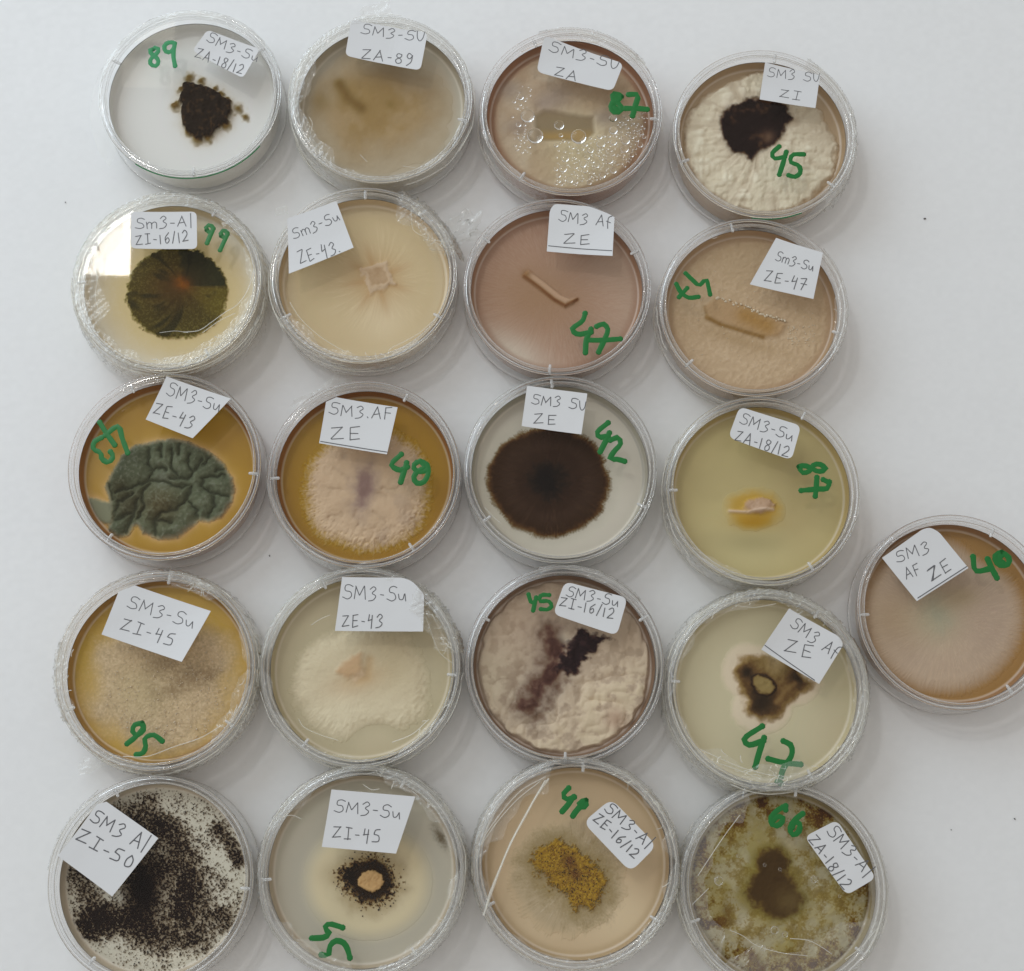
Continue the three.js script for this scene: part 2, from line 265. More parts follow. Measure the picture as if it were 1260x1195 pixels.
const DISH = {
  a: {
    label: 'petri dish with a small black-brown clotted colony on clear agar, green 89', dim: 0.99, clear: true, rim: [204, 202, 197], agar: [206, 204, 200], ribs: 85, pale: true, nib: 2.2,
    grow(x, y, o, sh) {
      const wob = (fbm(x * 0.03 + sh, y * 0.03, 3) - 0.5) * 34, d = outline(x, y, [600, 500, 640, 490, 700, 500, 760, 525, 830, 555, 882, 600, 885, 660, 860, 735, 800, 780, 740, 825, 690, 835, 640, 790, 600, 740, 585, 660, 580, 600]) + wob;
      let sat = 0, col = 0;
      for (const [cx, cy, r] of [[640, 458, 30], [708, 482, 28], [820, 552, 24], [860, 590, 24], [925, 645, 32], [965, 690, 24], [555, 628, 30], [588, 530, 24], [685, 820, 32], [748, 815, 30], [628, 778, 26], [850, 745, 26], [790, 525, 20]]) { const q = Math.hypot(x - cx, y - cy) / r / 1.15 + (noise(x * 0.05 + sh, y * 0.05) - 0.5) * 0.7; sat = Math.max(sat, ss(1.5, 0.2, q)); col = Math.max(col, ss(1.05, 0.2, q)); }
      mx(o, 168, 152, 122, Math.exp(-Math.max(0, d) / 26) * 0.6); mx(o, 150, 128, 88, sat * 0.75); mx(o, 80, 62, 36, col * 0.85);
      const t = ss(6, -12, d); mx(o, 40, 32, 25, t); mx(o, 74, 58, 40, t * ss(0.5, 0.75, grain(x, y, 0.06, sh)) * 0.5);
      o.h = Math.max(t * (1.6 + fbm(x * 0.035, y * 0.035, 4) * 2), col * 1.3);
    },
    paper: [745, 175, 1055, 290, 955, 470, 655, 300], round: 2.6, words: [['SM3-Su', 735, 245, 1040, 375, 60], ['ZA-18/12', 668, 335, 950, 448, 62]],
    number: [[420, 285, 440, 272, 452, 292, 430, 322, 405, 345, 405, 372, 432, 386, 452, 365, 440, 335, 408, 310, 402, 288, 420, 285], [548, 250, 520, 243, 488, 262, 492, 296, 522, 302, 545, 272, 548, 250], [548, 250, 540, 320, 550, 385]],
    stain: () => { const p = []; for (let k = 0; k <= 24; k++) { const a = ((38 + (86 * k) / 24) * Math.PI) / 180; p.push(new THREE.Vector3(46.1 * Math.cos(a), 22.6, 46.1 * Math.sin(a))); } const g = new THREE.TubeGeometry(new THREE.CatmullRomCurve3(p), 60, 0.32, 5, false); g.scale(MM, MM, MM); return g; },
    film: [{ from: 138, to: 212, inner: 43, low: 8, amp: 0.25, flare: 1.3 }, { from: 215, to: 345, inner: 44, low: 9, amp: 0.3 }],
  },
  b: {
    label: 'petri dish of cloudy grey-brown growth, labelled ZA-89, without a green number', rim: [158, 146, 122], dim: 1.0, agar: [166, 148, 120], ribs: 15, gloss: 0.5,
    grow(x, y, o, sh, r) {
      mx(o, 174, 166, 146, ss(36, 42, r) * 0.8); mx(o, 182, 172, 148, ss(0.3, 0.9, (x - 500) / 600) * ss(0.2, -0.3, (y - 450) / 400) * 0.5);
      const q = ell(x, y, 575, 650, 440, 350) + (fbm(x * 0.006 + sh, y * 0.006, 4) - 0.5) * 0.5; mx(o, 134, 104, 68, ss(1.1, 0.3, q) * 0.95); mx(o, 156, 128, 92, ss(0.5, 0.8, fbm(x * 0.009, y * 0.009 + sh, 3)) * 0.55 * ss(1, 0.5, q));
      const s = segments(x, y, [345, 500, 395, 580, 470, 640]); mx(o, 92, 70, 44, gauss(s, 38) * 0.75); mx(o, 112, 88, 56, gauss(Math.hypot(x - 650, y - 620), 28) * 0.7); mx(o, 118, 94, 62, gauss(Math.hypot(x - 240, y - 600), 70) * 0.6);
      o.h = ss(1.1, 0.5, q) * (0.7 + fbm(x * 0.012, y * 0.012, 4) * 0.9) + gauss(s, 26) * 0.7;
    },
    paper: [415, 112, 870, 200, 825, 420, 380, 330], round: 3, words: [['SM3-SU', 472, 195, 852, 250, 58], ['ZA-89', 475, 345, 788, 385, 62]],
    film: [{ inner: 43, low: 6, amp: 0.35 }, { from: 120, to: 220, inner: 38, low: 12, amp: 0.5 }], folds: [16, 0, 360], ropes: [[0.16, 25, 170, 690, 190, 730, 180, 790], [0.14, 25, 470, 910, 510, 950], [0.14, 25, 720, 975, 790, 985]], scraps: [[540, 20, 16, 9, 0.4, 14, 4, 3]],
  },
  c: {
    label: 'petri dish with water drops under its lid over brown growth, green 87', rim: [140, 96, 74], agar: [168, 138, 108], ribs: 125, gloss: 0.25,
    grow(x, y, o, sh, r) {
      mx(o, 150, 104, 80, ss(37, 42, r) * 0.85); mx(o, 184, 164, 136, ss(0.35, 0.65, fbm(x * 0.006 + sh, y * 0.006, 4)) * 0.7 * ss(42, 35, r)); mx(o, 200, 186, 140, gauss(Math.hypot(x - 640, y - 780), 260) * 0.7);
      for (const [cx, cy, w] of [[450, 520, 70], [810, 600, 70], [300, 660, 80], [520, 480, 110], [250, 440, 80]]) mx(o, 142, 122, 108, gauss(Math.hypot(x - cx, (y - cy) * 1.4), w) * 0.7);
      const d = outline(x, y, [400, 590, 450, 560, 740, 600, 745, 690, 700, 735, 410, 735]); mx(o, 118, 98, 74, ss(18, -16, d) * 0.85); mx(o, 160, 124, 76, ss(10, -30, d) * ss(650, 720, y));
      o.h = (0.5 + fbm(x * 0.014, y * 0.014 + sh, 4) * 1.5) * ss(42, 38, r) + 0.05; o.h *= 1 - ss(20, -14, d) * 0.9;
    },
    extra(toAgar, onLid) {
      const gs = [], put = [], drop = (x, y, r) => { const [a, b] = onLid([x, y]); if (Math.hypot(a, b) > 40.5 || put.some(([u, v, s]) => Math.hypot(u - a, v - b) < (r + s) * 1.04)) return; put.push([a, b, r]); const g = new THREE.SphereGeometry(r, 14, 8); g.scale(1, 0.5, 1); g.translate(a, 23.5 - r * 0.35, b); g.scale(MM, MM, MM); gs.push(g); };
      for (const [x, y, r] of [[400, 690, 4.2], [655, 695, 4], [785, 740, 2.3], [355, 575, 3.6], [540, 630, 2.6], [610, 720, 1.7], [930, 720, 2.3], [310, 465, 1.8], [330, 625, 1.8], [575, 825, 2], [680, 860, 1.8], [725, 775, 1.8], [760, 865, 1.6]]) drop(x, y, r);
      for (let k = 0; k < 900; k++) { const a = rnd() * 1.9 - 0.15, rr = 250 + rnd() * 190 - Math.abs(a - 1.1) * 10, big = rnd(); drop(600 + Math.cos(a) * rr * 1.08, 600 + Math.sin(a) * rr * 0.92, 0.45 + big * big * 1.9); }
      for (let k = 0; k < 90; k++) { const t = rnd(); drop(290 + rnd() * 90 + Math.sin(t * 3) * -30, 400 + t * 400, 0.35 + rnd() * rnd() * 1.3); }
      for (let k = 0; k < 260; k++) { drop(520 + rnd() * 500, 690 + rnd() * 200, 0.4 + rnd() * rnd() * 1.7); }
      return { condensation: [mergeGeometries(gs), M.drop, true] };
    },
    paper: [450, 120, 920, 280, 855, 445, 405, 330], round: 3.4, words: [['SM3-SU', 475, 205, 890, 318, 58], ['ZA', 508, 350, 640, 385, 55]],
    number: [[905, 470, 875, 448, 852, 468, 868, 498, 900, 520, 902, 552, 872, 566, 848, 545, 850, 512, 885, 492, 905, 470], [868, 470, 885, 480], [866, 535, 880, 545], [950, 458, 1003, 460, 990, 520, 972, 583], [928, 540, 990, 540, 1058, 545]], nib: 2.7,
    film: [{ from: 250, to: 325, inner: 42, low: 12, amp: 0.5 }, { from: 100, to: 165, inner: 44, low: 5, amp: 0.4 }], folds: [8, 90, 330],
  },
  d: {
    label: 'petri dish of white cottony growth round a black-brown centre, green number 45', rim: [152, 122, 90], agar: [166, 138, 104], ribs: 40, growth: 'mycelium',
    grow(x, y, o, sh, r) {
      const edge = ss(42.6, 38.5, r + (fbm(x * 0.02 + sh, y * 0.02, 3) - 0.5) * 5 + (gauss(Math.hypot(x - 950, y - 420), 200) + gauss(Math.hypot(x - 330, y - 260), 160)) * 5), f = fibre(x, y, 560, 580, 8), lump = 0.7 * Math.abs(2 * noise(x * 0.012 + sh, y * 0.012) - 1) + 0.45 * Math.abs(2 * noise(x * 0.03, y * 0.03 + sh) - 1);
      mx(o, 202, 190, 164, edge); mx(o, 172, 152, 122, edge * ss(0.5, 0.2, f) * 0.45 + edge * gauss(Math.hypot(x - 990, y - 560), 130) * 0.5); mx(o, 220, 212, 192, edge * ss(0.5, 0.85, lump) * 0.6);
      const d = outline(x, y, [440, 420, 560, 378, 690, 388, 750, 430, 768, 495, 725, 560, 690, 625, 615, 660, 570, 690, 545, 722, 520, 700, 440, 682, 392, 600, 368, 520, 395, 460]) + (fbm(x * 0.03, y * 0.03 + sh, 3) - 0.5) * 36, t = ss(20, -14, d);
      mx(o, 150, 124, 96, Math.exp(-Math.max(0, d) / 24) * 0.5); mx(o, 36, 25, 22, t); mx(o, 84, 64, 44, t * ss(0.55, 0.8, fbm(x * 0.02 + 9, y * 0.02, 4)) * 0.6); mx(o, 110, 90, 72, t * gauss(Math.hypot(x - 640, y - 600), 40) * 0.6);
      const low = ss(0.2, 1, ell(x, y, 560, 560, 240, 240)); o.h = edge * (1.0 + low * (lump * 1.3 + (f - 0.5) * 1.0 + grain(x, y, 0.05, sh) * 0.5)) + t * 1.4 * fbm(x * 0.02, y * 0.02, 3);
    },
    paper: [625, 172, 940, 240, 912, 430, 595, 380], round: 0, words: [['SM3 SU', 638, 252, 938, 280, 52], ['ZI', 706, 365, 830, 388, 50]], pen: 0.34,
    number: [[708, 642, 668, 682, 678, 708, 740, 700], [748, 672, 728, 740, 708, 800], [846, 686, 782, 690, 772, 728, 818, 750, 826, 788, 796, 812, 760, 803]],
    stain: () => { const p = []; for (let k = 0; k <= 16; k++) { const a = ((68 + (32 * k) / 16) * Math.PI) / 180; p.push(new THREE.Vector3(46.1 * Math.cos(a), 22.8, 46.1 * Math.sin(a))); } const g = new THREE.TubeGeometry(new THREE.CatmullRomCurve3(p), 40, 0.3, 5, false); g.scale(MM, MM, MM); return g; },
    film: [{ from: 300, to: 412, inner: 43.5, low: 4, amp: 0.7, flare: 0.3 }], folds: [9, 300, 420],
  },
  e: {
    label: 'petri dish with a round olive-black mould, orange in the middle, green number 99', rim: [196, 180, 142], agar: [200, 188, 160], ribs: 60,
    grow(x, y, o, sh, r) {
      const q = ell(x, y, 655, 625, 285, 258) + (fbm(x * 0.018 + sh, y * 0.018, 3) - 0.5) * 0.09 + (grain(x, y, 0.07, sh) - 0.5) * 0.1, a = Math.atan2(y - 590, x - 690), t = ss(1.03, 0.94, q);
      mx(o, 190, 166, 104, ss(1.75, 1.0, q) * 0.9); mx(o, 206, 200, 184, ss(36, 42, r) * 0.5);
      mx(o, 68, 60, 32, t); mx(o, 92, 84, 50, t * ss(0.45, 0.75, grain(x, y, 0.13, sh)) * 0.7);
      const sector = ss(-1.8, -1.4, a + (noise(x * 0.04, y * 0.04) - 0.5) * 0.5) * ss(0.02, -0.04, a); mx(o, 36, 38, 28, t * sector * 0.7); mx(o, 106, 94, 42, t * ss(0.02, 0.1, a) * ss(1.0, 0.6, a) * 0.32);
      mx(o, 40, 34, 22, t * gauss(ell(x, y, 640, 720, 150, 90), 1) * 0.6 * fibre(x, y, 680, 600, 5)); mx(o, 66, 48, 28, t * gauss(ell(x, y, 640, 590, 150, 110), 1) * 0.7); mx(o, 108, 66, 28, t * gauss(ell(x, y, 690, 575, 46, 34, 0.5), 1) * (0.4 + grain(x, y, 0.06, sh)));
      mx(o, 36, 34, 24, t * ss(0.62, 0.8, fibre(x, y, 680, 600, 4)) * 0.5 * ss(0.2, 0.5, q));
      o.h = t * (0.7 + 0.5 * fbm(x * 0.03, y * 0.03, 4) + gauss(q, 0.35) * 0.7 + 0.5 * fibre(x, y, 680, 600, 4));
    },
    paper: [395, 163, 770, 162, 772, 376, 395, 376], round: 2.8, words: [['Sm3-Al', 422, 262, 752, 242, 62], ['ZI-16/12', 425, 356, 728, 332, 60]],
    number: [[825, 262, 822, 240, 848, 236, 862, 258, 840, 276, 825, 262], [862, 255, 842, 300, 826, 338], [908, 296, 905, 272, 928, 266, 944, 284, 926, 306, 908, 296], [942, 288, 920, 335, 900, 378]], nib: 2.2,
    film: [{ inner: 41, low: 3, amp: 0.8, flare: 0.4 }, { from: 140, to: 235, inner: 33, low: 14, amp: 0.7 }, { from: 5, to: 100, inner: 39, low: 8, amp: 0.6 }], folds: [44, 0, 360], crumple: [[70, 170, 240, 38, 47], [60, 30, 100, 40, 47], [30, 250, 300, 43, 47]],
    ropes: [[0.22, 25.1, 690, 845, 780, 835, 850, 790, 920, 740, 1000, 690, 1060, 600, 1090, 500], [0.18, 25.1, 800, 850, 900, 780, 985, 740], [0.16, 25, 200, 480, 205, 560, 195, 650, 230, 760], [0.14, 25.2, 560, 850, 650, 840, 720, 850], [0.16, 25, 830, 910, 930, 880, 1010, 780, 1075, 640]],
  },
  f: {
    label: 'petri dish of tan agar with a small square plug, tilted label ZE-43 at left', rim: [176, 152, 114], dim: 1.04, agar: [184, 162, 120], ribs: 30, gloss: 0.4,
    grow(x, y, o, sh, r) {
      const a = Math.atan2(y - 570, x - 665), R = Math.hypot(x - 665, y - 570), f = 0.6 * fibre(x, y, 665, 570, 30, 0.05) + 0.4 * fibre(x, y, 665, 570, 5);
      mx(o, 190, 174, 140, ss(34, 41, r) * 0.5); mx(o, 198, 180, 140, ss(0.5, 0.8, f) * ss(420, 120, R) * 0.7); mx(o, 204, 188, 152, gauss(Math.hypot(x - 700, y - 800), 150) * 0.6);
      for (const t of [-0.45, 0.35, 1.3, 2.1, 2.95, -1.9, -2.6]) { const w = Math.abs(Math.atan2(Math.sin(a - t), Math.cos(a - t))); mx(o, 164, 124, 84, gauss(w * R, 12 + R * 0.05) * ss(260, 60, R) * 0.6); }
      mx(o, 168, 128, 84, gauss(R, 135) * 0.75);
      const pw = (fbm(x * 0.03, y * 0.03 + sh, 3) - 0.5) * 44, u = ((x + pw - 668) * Math.cos(-0.35) + (y - 560) * Math.sin(-0.35)) / 74, v = ((y + pw * 0.6 - 560) * Math.cos(-0.35) - (x + pw - 668) * Math.sin(-0.35)) / 70, box = Math.max(Math.abs(u), Math.abs(v));
      mx(o, 176, 146, 112, ss(1.1, 0.95, box)); mx(o, 202, 184, 154, ss(1.2, 0.9, box) * ss(0.55, 0.95, box) * 0.35 * (0.4 + fbm(x * 0.04, y * 0.04, 2))); mx(o, 150, 116, 84, ss(0.7, 0.5, box) * fbm(x * 0.03, y * 0.03, 3));
      o.h = 0.12 + ss(420, 100, R) * (0.2 + 0.35 * f) + ss(1.3, 0.7, box) * (0.9 + 0.3 * ss(0.5, 0.9, box)) + gauss(R, 120) * 0.4; o.h *= ss(42, 40, r);
    },
    paper: [150, 225, 430, 125, 530, 395, 165, 545], round: 0, words: [['Sm3-Su', 192, 345, 455, 232, 60], ['ZE-43.', 228, 490, 460, 418, 76]],
    film: [{ from: 292, to: 348, inner: 34, low: 4, amp: 1.5, flare: 0.5 }, { from: 40, to: 150, inner: 42, low: 5, amp: 0.6 }], folds: [14, 20, 170], crumple: [[90, 296, 344, 37, 48], [24, 60, 120, 43, 47]],
    ropes: [[0.16, 25, 170, 700, 230, 790, 340, 890, 480, 975], [0.16, 25, 725, 990, 730, 965, 810, 920, 900, 870, 1000, 780], [0.14, 25, 855, 170, 860, 230, 870, 290, 930, 330, 1040, 360], [0.2, 24.9, 520, 1010, 620, 1030, 730, 1000]],
    scraps: [[1120, 230, 26, 16, 0.5, 2, 9, 4], [340, 1150, 26, 11, 0.6, 1.5, 5, 9], [90, 110, 6, 4, 0.2, 8, 3, 2]],
  },
  g: {
    label: 'petri dish of rose-brown agar with a thin bent strip, green number 47', rim: [142, 102, 80], agar: [164, 124, 102], ribs: 215, gloss: 0.45,
    grow(x, y, o, sh, r) {
      const f = fibre(x, y, 540, 580, 100, 0.1); mx(o, 178, 144, 122, ss(0.35, 0.7, f) * 0.5); mx(o, 136, 100, 74, gauss(ell(x, y, 480, 620, 360, 260), 1) * 0.75); mx(o, 178, 152, 128, ss(0, 1, (x - 700) / 350) * 0.55);
      mx(o, 202, 192, 172, gauss(ell(x, y, 310, 960, 250, 120, 0.45), 1) * 0.9); mx(o, 158, 118, 96, ss(38, 42, r) * 0.6); mx(o, 186, 164, 144, gauss(ell(x, y, 850, 430, 200, 120), 1) * 0.4);
      const d = outline(x, y, [385, 510, 415, 478, 500, 540, 600, 620, 650, 640, 690, 632, 660, 665, 620, 680, 560, 640, 470, 575]), e = segments(x, y, [390, 508, 480, 575, 560, 640, 622, 675, 690, 640]); mx(o, 172, 134, 104, ss(6, -6, d)); mx(o, 94, 60, 40, gauss(e, 11) * 0.85); mx(o, 110, 74, 50, gauss(Math.hypot(x - 405, y - 495), 26) * 0.7);
      o.h = 0.15 + ss(42, 38, r) * (0.2 * f + 0.2) + ss(12, -8, d) * 1.1;
    },
    paper: [560, 92, 760, 105, 870, 148, 905, 170, 890, 402, 518, 368, 535, 130], round: [2, 2, 2, 0, 0, 0, 2], words: [['SM3 Af', 585, 185, 890, 228, 62], ['ZE', 612, 325, 768, 330, 62]], rule: [528, 335, 886, 370],
    number: [[735, 712, 722, 752, 662, 802, 690, 828, 768, 818], [768, 800, 742, 860, 736, 932], [800, 785, 838, 772, 862, 800, 842, 862, 810, 928], [742, 862, 840, 862, 932, 855]], nib: 2.5,
  },
  h: {
    label: 'petri dish of tan agar with a long glassy bar, green number upside down', rim: [170, 134, 98], dim: 0.93, agar: [192, 162, 122], ribs: 18, gloss: 0.3,
    grow(x, y, o, sh, r) {
      mx(o, 206, 180, 142, ss(0.45, 0.75, grain(x, y, 0.05, sh)) * 0.45 + gauss(Math.hypot(x - 550, y - 900), 300) * 0.3); mx(o, 176, 146, 108, gauss(ell(x, y, 600, 330, 360, 150), 1) * 0.5); mx(o, 186, 150, 112, ss(38, 42, r) * 0.6);
      const d = outline(x, y, [335, 585, 385, 540, 500, 560, 790, 690, 745, 755, 660, 760, 345, 660]); mx(o, 180, 140, 96, ss(16, -14, d) * 0.8); mx(o, 164, 118, 70, gauss(segments(x, y, [560, 640, 680, 700]), 60) * ss(10, -10, d)); mx(o, 132, 92, 54, gauss(segments(x, y, [340, 650, 420, 690, 660, 762]), 12) * 0.9); mx(o, 150, 110, 70, gauss(segments(x, y, [330, 590, 345, 655]), 10) * 0.7);
      mx(o, 160, 122, 80, gauss(ell(x, y, 540, 780, 250, 50, 0.3), 1) * 0.5);
      o.h = 0.12 + ss(42, 39, r) * 0.5 * grain(x, y, 0.05, sh) + ss(24, -16, d) * 1.0;
    },
    extra(toAgar) { const dots = []; for (let k = 0; k < 46; k++) { const t = k / 46; dots.push([385 + t * 405 + rnd() * 10, 532 + t * 150 + (rnd() - 0.5) * 26, 1.2, 0.35 + rnd() * 0.5]); } for (let k = 0; k < 60; k++) dots.push([800 + rnd() * 160, 690 + rnd() * 120, 0.5, 0.15 + rnd() * 0.3]); for (let k = 0; k < 160; k++) dots.push([250 + rnd() * 700, 300 + rnd() * 650, 0.4, 0.12 + rnd() * 0.22]); return { moisture_beads: speckle(toAgar, dots, pale) }; },
    paper: [735, 195, 1000, 285, 945, 545, 585, 462], round: 0, words: [['Sm3-Su', 728, 325, 945, 388, 56], ['ZE-47', 665, 438, 905, 495, 66]],
    number: [[222, 394, 265, 435, 300, 462, 338, 428, 352, 470, 362, 515], [170, 455, 195, 500, 238, 532, 296, 528], [232, 478, 186, 530]], nib: 2.1,
    film: [{ from: 320, to: 395, inner: 43, low: 10, amp: 0.35 }], folds: [6, 60, 160], ropes: [[0.14, 25, 360, 180, 375, 200, 400, 190], [0.13, 25, 1060, 600, 1090, 620]],
  },
  i: {
    label: 'petri dish with a large folded grey-green mould on amber agar, green 43', rim: [136, 84, 46], dim: 0.96, agar: [166, 118, 42], ribs: 245, gloss: 0.25,
    grow(x, y, o, sh, r) {
      const wob = (fbm(x * 0.02 + sh, y * 0.02, 3) - 0.5) * 22, body = outline(x, y, [275, 680, 320, 590, 370, 510, 450, 450, 560, 428, 640, 416, 740, 430, 860, 485, 945, 555, 990, 640, 1002, 700, 985, 775, 930, 850, 860, 882, 800, 872, 770, 900, 740, 925, 680, 972, 580, 980, 490, 940, 460, 900, 440, 905, 400, 955, 350, 965, 295, 930, 312, 850, 300, 760]) + wob * 0.6, side = outline(x, y, [165, 745, 230, 755, 330, 780, 345, 830, 310, 905, 245, 885, 195, 830]) + wob * 0.5;
      mx(o, 214, 172, 116, Math.exp(-Math.max(0, Math.min(body, side)) / 24) * 0.85); mx(o, 156, 108, 40, ss(0.4, 0.7, fbm(x * 0.005, y * 0.005 + sh, 3)) * 0.4); mx(o, 182, 138, 72, gauss(Math.hypot(x - 230, y - 560), 170) * 0.6);
      const F = [[330, 715, 420, 690, 520, 660, 540, 612, 530, 590], [520, 660, 600, 650, 680, 692, 740, 684], [640, 632, 740, 642, 790, 590, 822, 530], [648, 470, 645, 560, 680, 628], [755, 500, 745, 560, 772, 600], [818, 640, 900, 630, 945, 618], [824, 640, 818, 684, 880, 722, 960, 735], [880, 740, 892, 800, 850, 852], [482, 760, 492, 700, 530, 672], [462, 860, 500, 790, 480, 742], [560, 965, 558, 880, 590, 830, 680, 812, 740, 760, 760, 690], [560, 880, 650, 884], [750, 770, 800, 830, 790, 872], [312, 860, 350, 772, 430, 725], [280, 640, 320, 755], [395, 940, 440, 830, 462, 762], [330, 870, 425, 838], [520, 470, 522, 560, 545, 600], [585, 440, 592, 510], [620, 590, 560, 575, 530, 600], [700, 440, 690, 500], [880, 500, 830, 560], [955, 580, 900, 600]];
      const w2 = (noise(x * 0.045, y * 0.045 + sh) - 0.5) * 16, w3 = (noise(x * 0.045 + 70, y * 0.045) - 0.5) * 16; let fur = 0, dent = 0; for (const p of F) { const q = segments(x + wob * 0.5 + w2, y + wob * 0.5 + w3, p); fur = Math.max(fur, gauss(q, 8)); dent = Math.max(dent, gauss(q, 34)); }
      const fz = (grain(x, y, 0.16, sh) - 0.5) * 14, t = ss(12, -16, body + fz), t2 = ss(10, -16, side + fz), n = fbm(x * 0.02, y * 0.02 + sh, 4);
      mx(o, 118, 118, 92, t2); mx(o, 76, 79, 64, t); mx(o, 90, 94, 76, t * ss(0.45, 0.7, n) * 0.6); mx(o, 76, 68, 50, t * gauss(Math.hypot(x - 590, y - 790), 110) * 0.8); mx(o, 58, 54, 40, t * gauss(Math.hypot(x - 350, y - 690), 60) * 0.6); mx(o, 66, 60, 46, t * gauss(Math.hypot(x - 400, y - 790), 80) * 0.6);
      mx(o, 150, 140, 112, t * ss(-26, 0, body) * 0.6); mx(o, 112, 116, 100, t * gauss(Math.hypot(x - 600, y - 650), 60) * 0.5);
      o.h = Math.max(t2 * 0.9, t * (0.5 + 1.3 * ss(2, -50, body) + 0.7 * n + 0.5 * grain(x, y, 0.05, sh) - 1.5 * dent * dent - 1.1 * fur + 0.5 * ss(0.3, 0.05, dent)));
      if (t > 0.2) o.h = Math.max(o.h, 0.35); mx(o, 44, 44, 34, t * fur * 0.6); mx(o, 116, 118, 102, t * (1 - dent) * ss(0.45, 0.8, grain(x, y, 0.08, sh)) * 0.45);
    },
    paper: [625, 60, 990, 185, 770, 412, 503, 305], round: 0, words: [['SM3-Su', 618, 165, 922, 262, 74], ['ZE-43', 540, 272, 766, 358, 72]],
    number: [[238, 318, 280, 385, 325, 448], [270, 392, 342, 342, 368, 412, 398, 492], [250, 405, 208, 430, 204, 470, 245, 492, 252, 525, 290, 546, 316, 512, 300, 485]], nib: 2.4,
  },
  j: {
    label: 'petri dish with pink-beige felt, mauve in the middle, on amber agar, green 48', rim: [128, 78, 40], dim: 0.96, agar: [148, 102, 32], ribs: 57, gloss: 0.25, growth: 'mycelium',
    grow(x, y, o, sh, r) {
      const f = fibre(x, y, 590, 700, 90, 0.1), q = ell(x, y, 600, 700, 355, 345) + (f - 0.5) * 0.1 + (grain(x, y, 0.07, sh) - 0.5) * 0.14 + (fbm(x * 0.006, y * 0.006 + sh, 2) - 0.5) * 0.2, t = ss(1.12, 0.8, q);
      mx(o, 150, 102, 42, ss(37, 42, r) * 0.6); mx(o, 166, 124, 56, gauss(Math.hypot(x - 300, y - 350), 220) * 0.4);
      mx(o, 194, 164, 128, t); mx(o, 216, 190, 152, t * ss(0.6, 1, q) * ss(650, 900, y) * 0.8); mx(o, 174, 144, 116, t * ss(0.5, 0.25, fbm(x * 0.01, y * 0.01 + sh, 3)) * 0.6);
      const m = ell(x, y, 590, 690, 75, 165, 0.12) + (fbm(x * 0.02 + sh, y * 0.02, 3) - 0.5) * 0.7; mx(o, 150, 120, 106, t * ss(1.5, 0.4, m) * 0.6); mx(o, 112, 84, 80, t * ss(1.0, 0.2, m) * 0.8);
      let fur = 0; for (const p of [[390, 700, 450, 700, 470, 712], [410, 580, 500, 640], [700, 705, 820, 690], [720, 745, 690, 735], [552, 830, 560, 905], [470, 840, 400, 870], [640, 830, 700, 880]]) { const wx = (noise(x * 0.03, y * 0.03 + sh) - 0.5) * 40, dd = segments(x + wx, y + wx * 0.6, p); fur = Math.max(fur, gauss(dd, 9) * 0.7 + gauss(dd, 34) * 0.5); }
      o.h = t * (0.4 + 1.3 * ss(1.05, 0.5, q) + (f - 0.5) * 0.15 + fbm(x * 0.012, y * 0.012, 3) * 1.4 - 0.55 * fur); mx(o, 128, 98, 78, t * fur * 0.12);
    },
    paper: [372, 205, 430, 178, 780, 235, 718, 505, 333, 440], round: 0, words: [['SM3.AF', 388, 272, 748, 306, 64], ['ZE', 396, 418, 572, 422, 76]], rule: [342, 430, 718, 492],
    number: [[798, 500, 742, 560, 790, 590, 832, 572], [828, 548, 812, 600, 794, 658], [905, 540, 940, 556, 950, 610, 920, 660, 882, 662, 868, 630, 895, 592, 930, 575, 905, 540, 870, 560, 872, 585, 905, 600, 945, 590]], nib: 2.5,
    film: [{ from: 60, to: 190, inner: 44.5, low: 5, amp: 0.25 }],
  },
  k: {
    label: 'petri dish with a big round dark brown furry colony, green number 42', rim: [150, 142, 124], agar: [188, 180, 162], ribs: 25, growth: 'mycelium',
    grow(x, y, o, sh, r) {
      const f = fibre(x, y, 530, 650, 120, 0.1), q = ell(x, y, 530, 650, 338, 306) + (f - 0.5) * 0.06 + (grain(x, y, 0.14, sh) - 0.5) * 0.05 + (fbm(x * 0.012 + sh, y * 0.012, 3) - 0.5) * 0.14, t = ss(1.05, 0.92, q);
      mx(o, 168, 160, 140, ss(1.25, 1, q) * 0.5); mx(o, 84, 62, 38, ss(1.06, 0.97, q)); mx(o, 50, 35, 22, ss(1.0, 0.9, q)); mx(o, 54, 40, 30, ss(0.9, 0.7, q) * (0.6 + 0.5 * fbm(x * 0.02, y * 0.02 + sh, 3))); mx(o, 44, 30, 20, ss(0.64, 0.5, q) * 0.6); mx(o, 22, 17, 15, ss(0.46, 0.08, q + (grain(x, y, 0.05, sh) - 0.5) * 0.2)); mx(o, 78, 62, 48, t * ss(0.55, 0.8, f) * 0.4);
      o.h = t * (1.0 + f * 0.5 + 0.7 * gauss(q, 0.5));
      mx(o, 60, 52, 44, ss(41.3, 42.6, r) * ss(-0.1, 0.5, Math.sin(Math.atan2(y - 600, x - 590) * 2 + 2.4)) * 0.8);
    },
    paper: [405, 110, 750, 155, 715, 390, 375, 345], round: 0, words: [['SM3 SU', 430, 212, 742, 250, 58], ['ZE', 440, 330, 575, 338, 60]],
    number: [[868, 320, 805, 378, 818, 402, 868, 396], [875, 378, 850, 432, 822, 486], [880, 420, 925, 405, 938, 440, 900, 485, 878, 528, 915, 528, 960, 540]], nib: 2.5,
    ropes: [[0.14, 25, 170, 800, 215, 850, 260, 890]],
  },
  l: {
    label: 'petri dish of yellow agar with a small amber spot, green 87 turned sideways', dim: 0.95, agar: [188, 170, 110], ribs: 180, gloss: 0.3,
    grow(x, y, o, sh, r) {
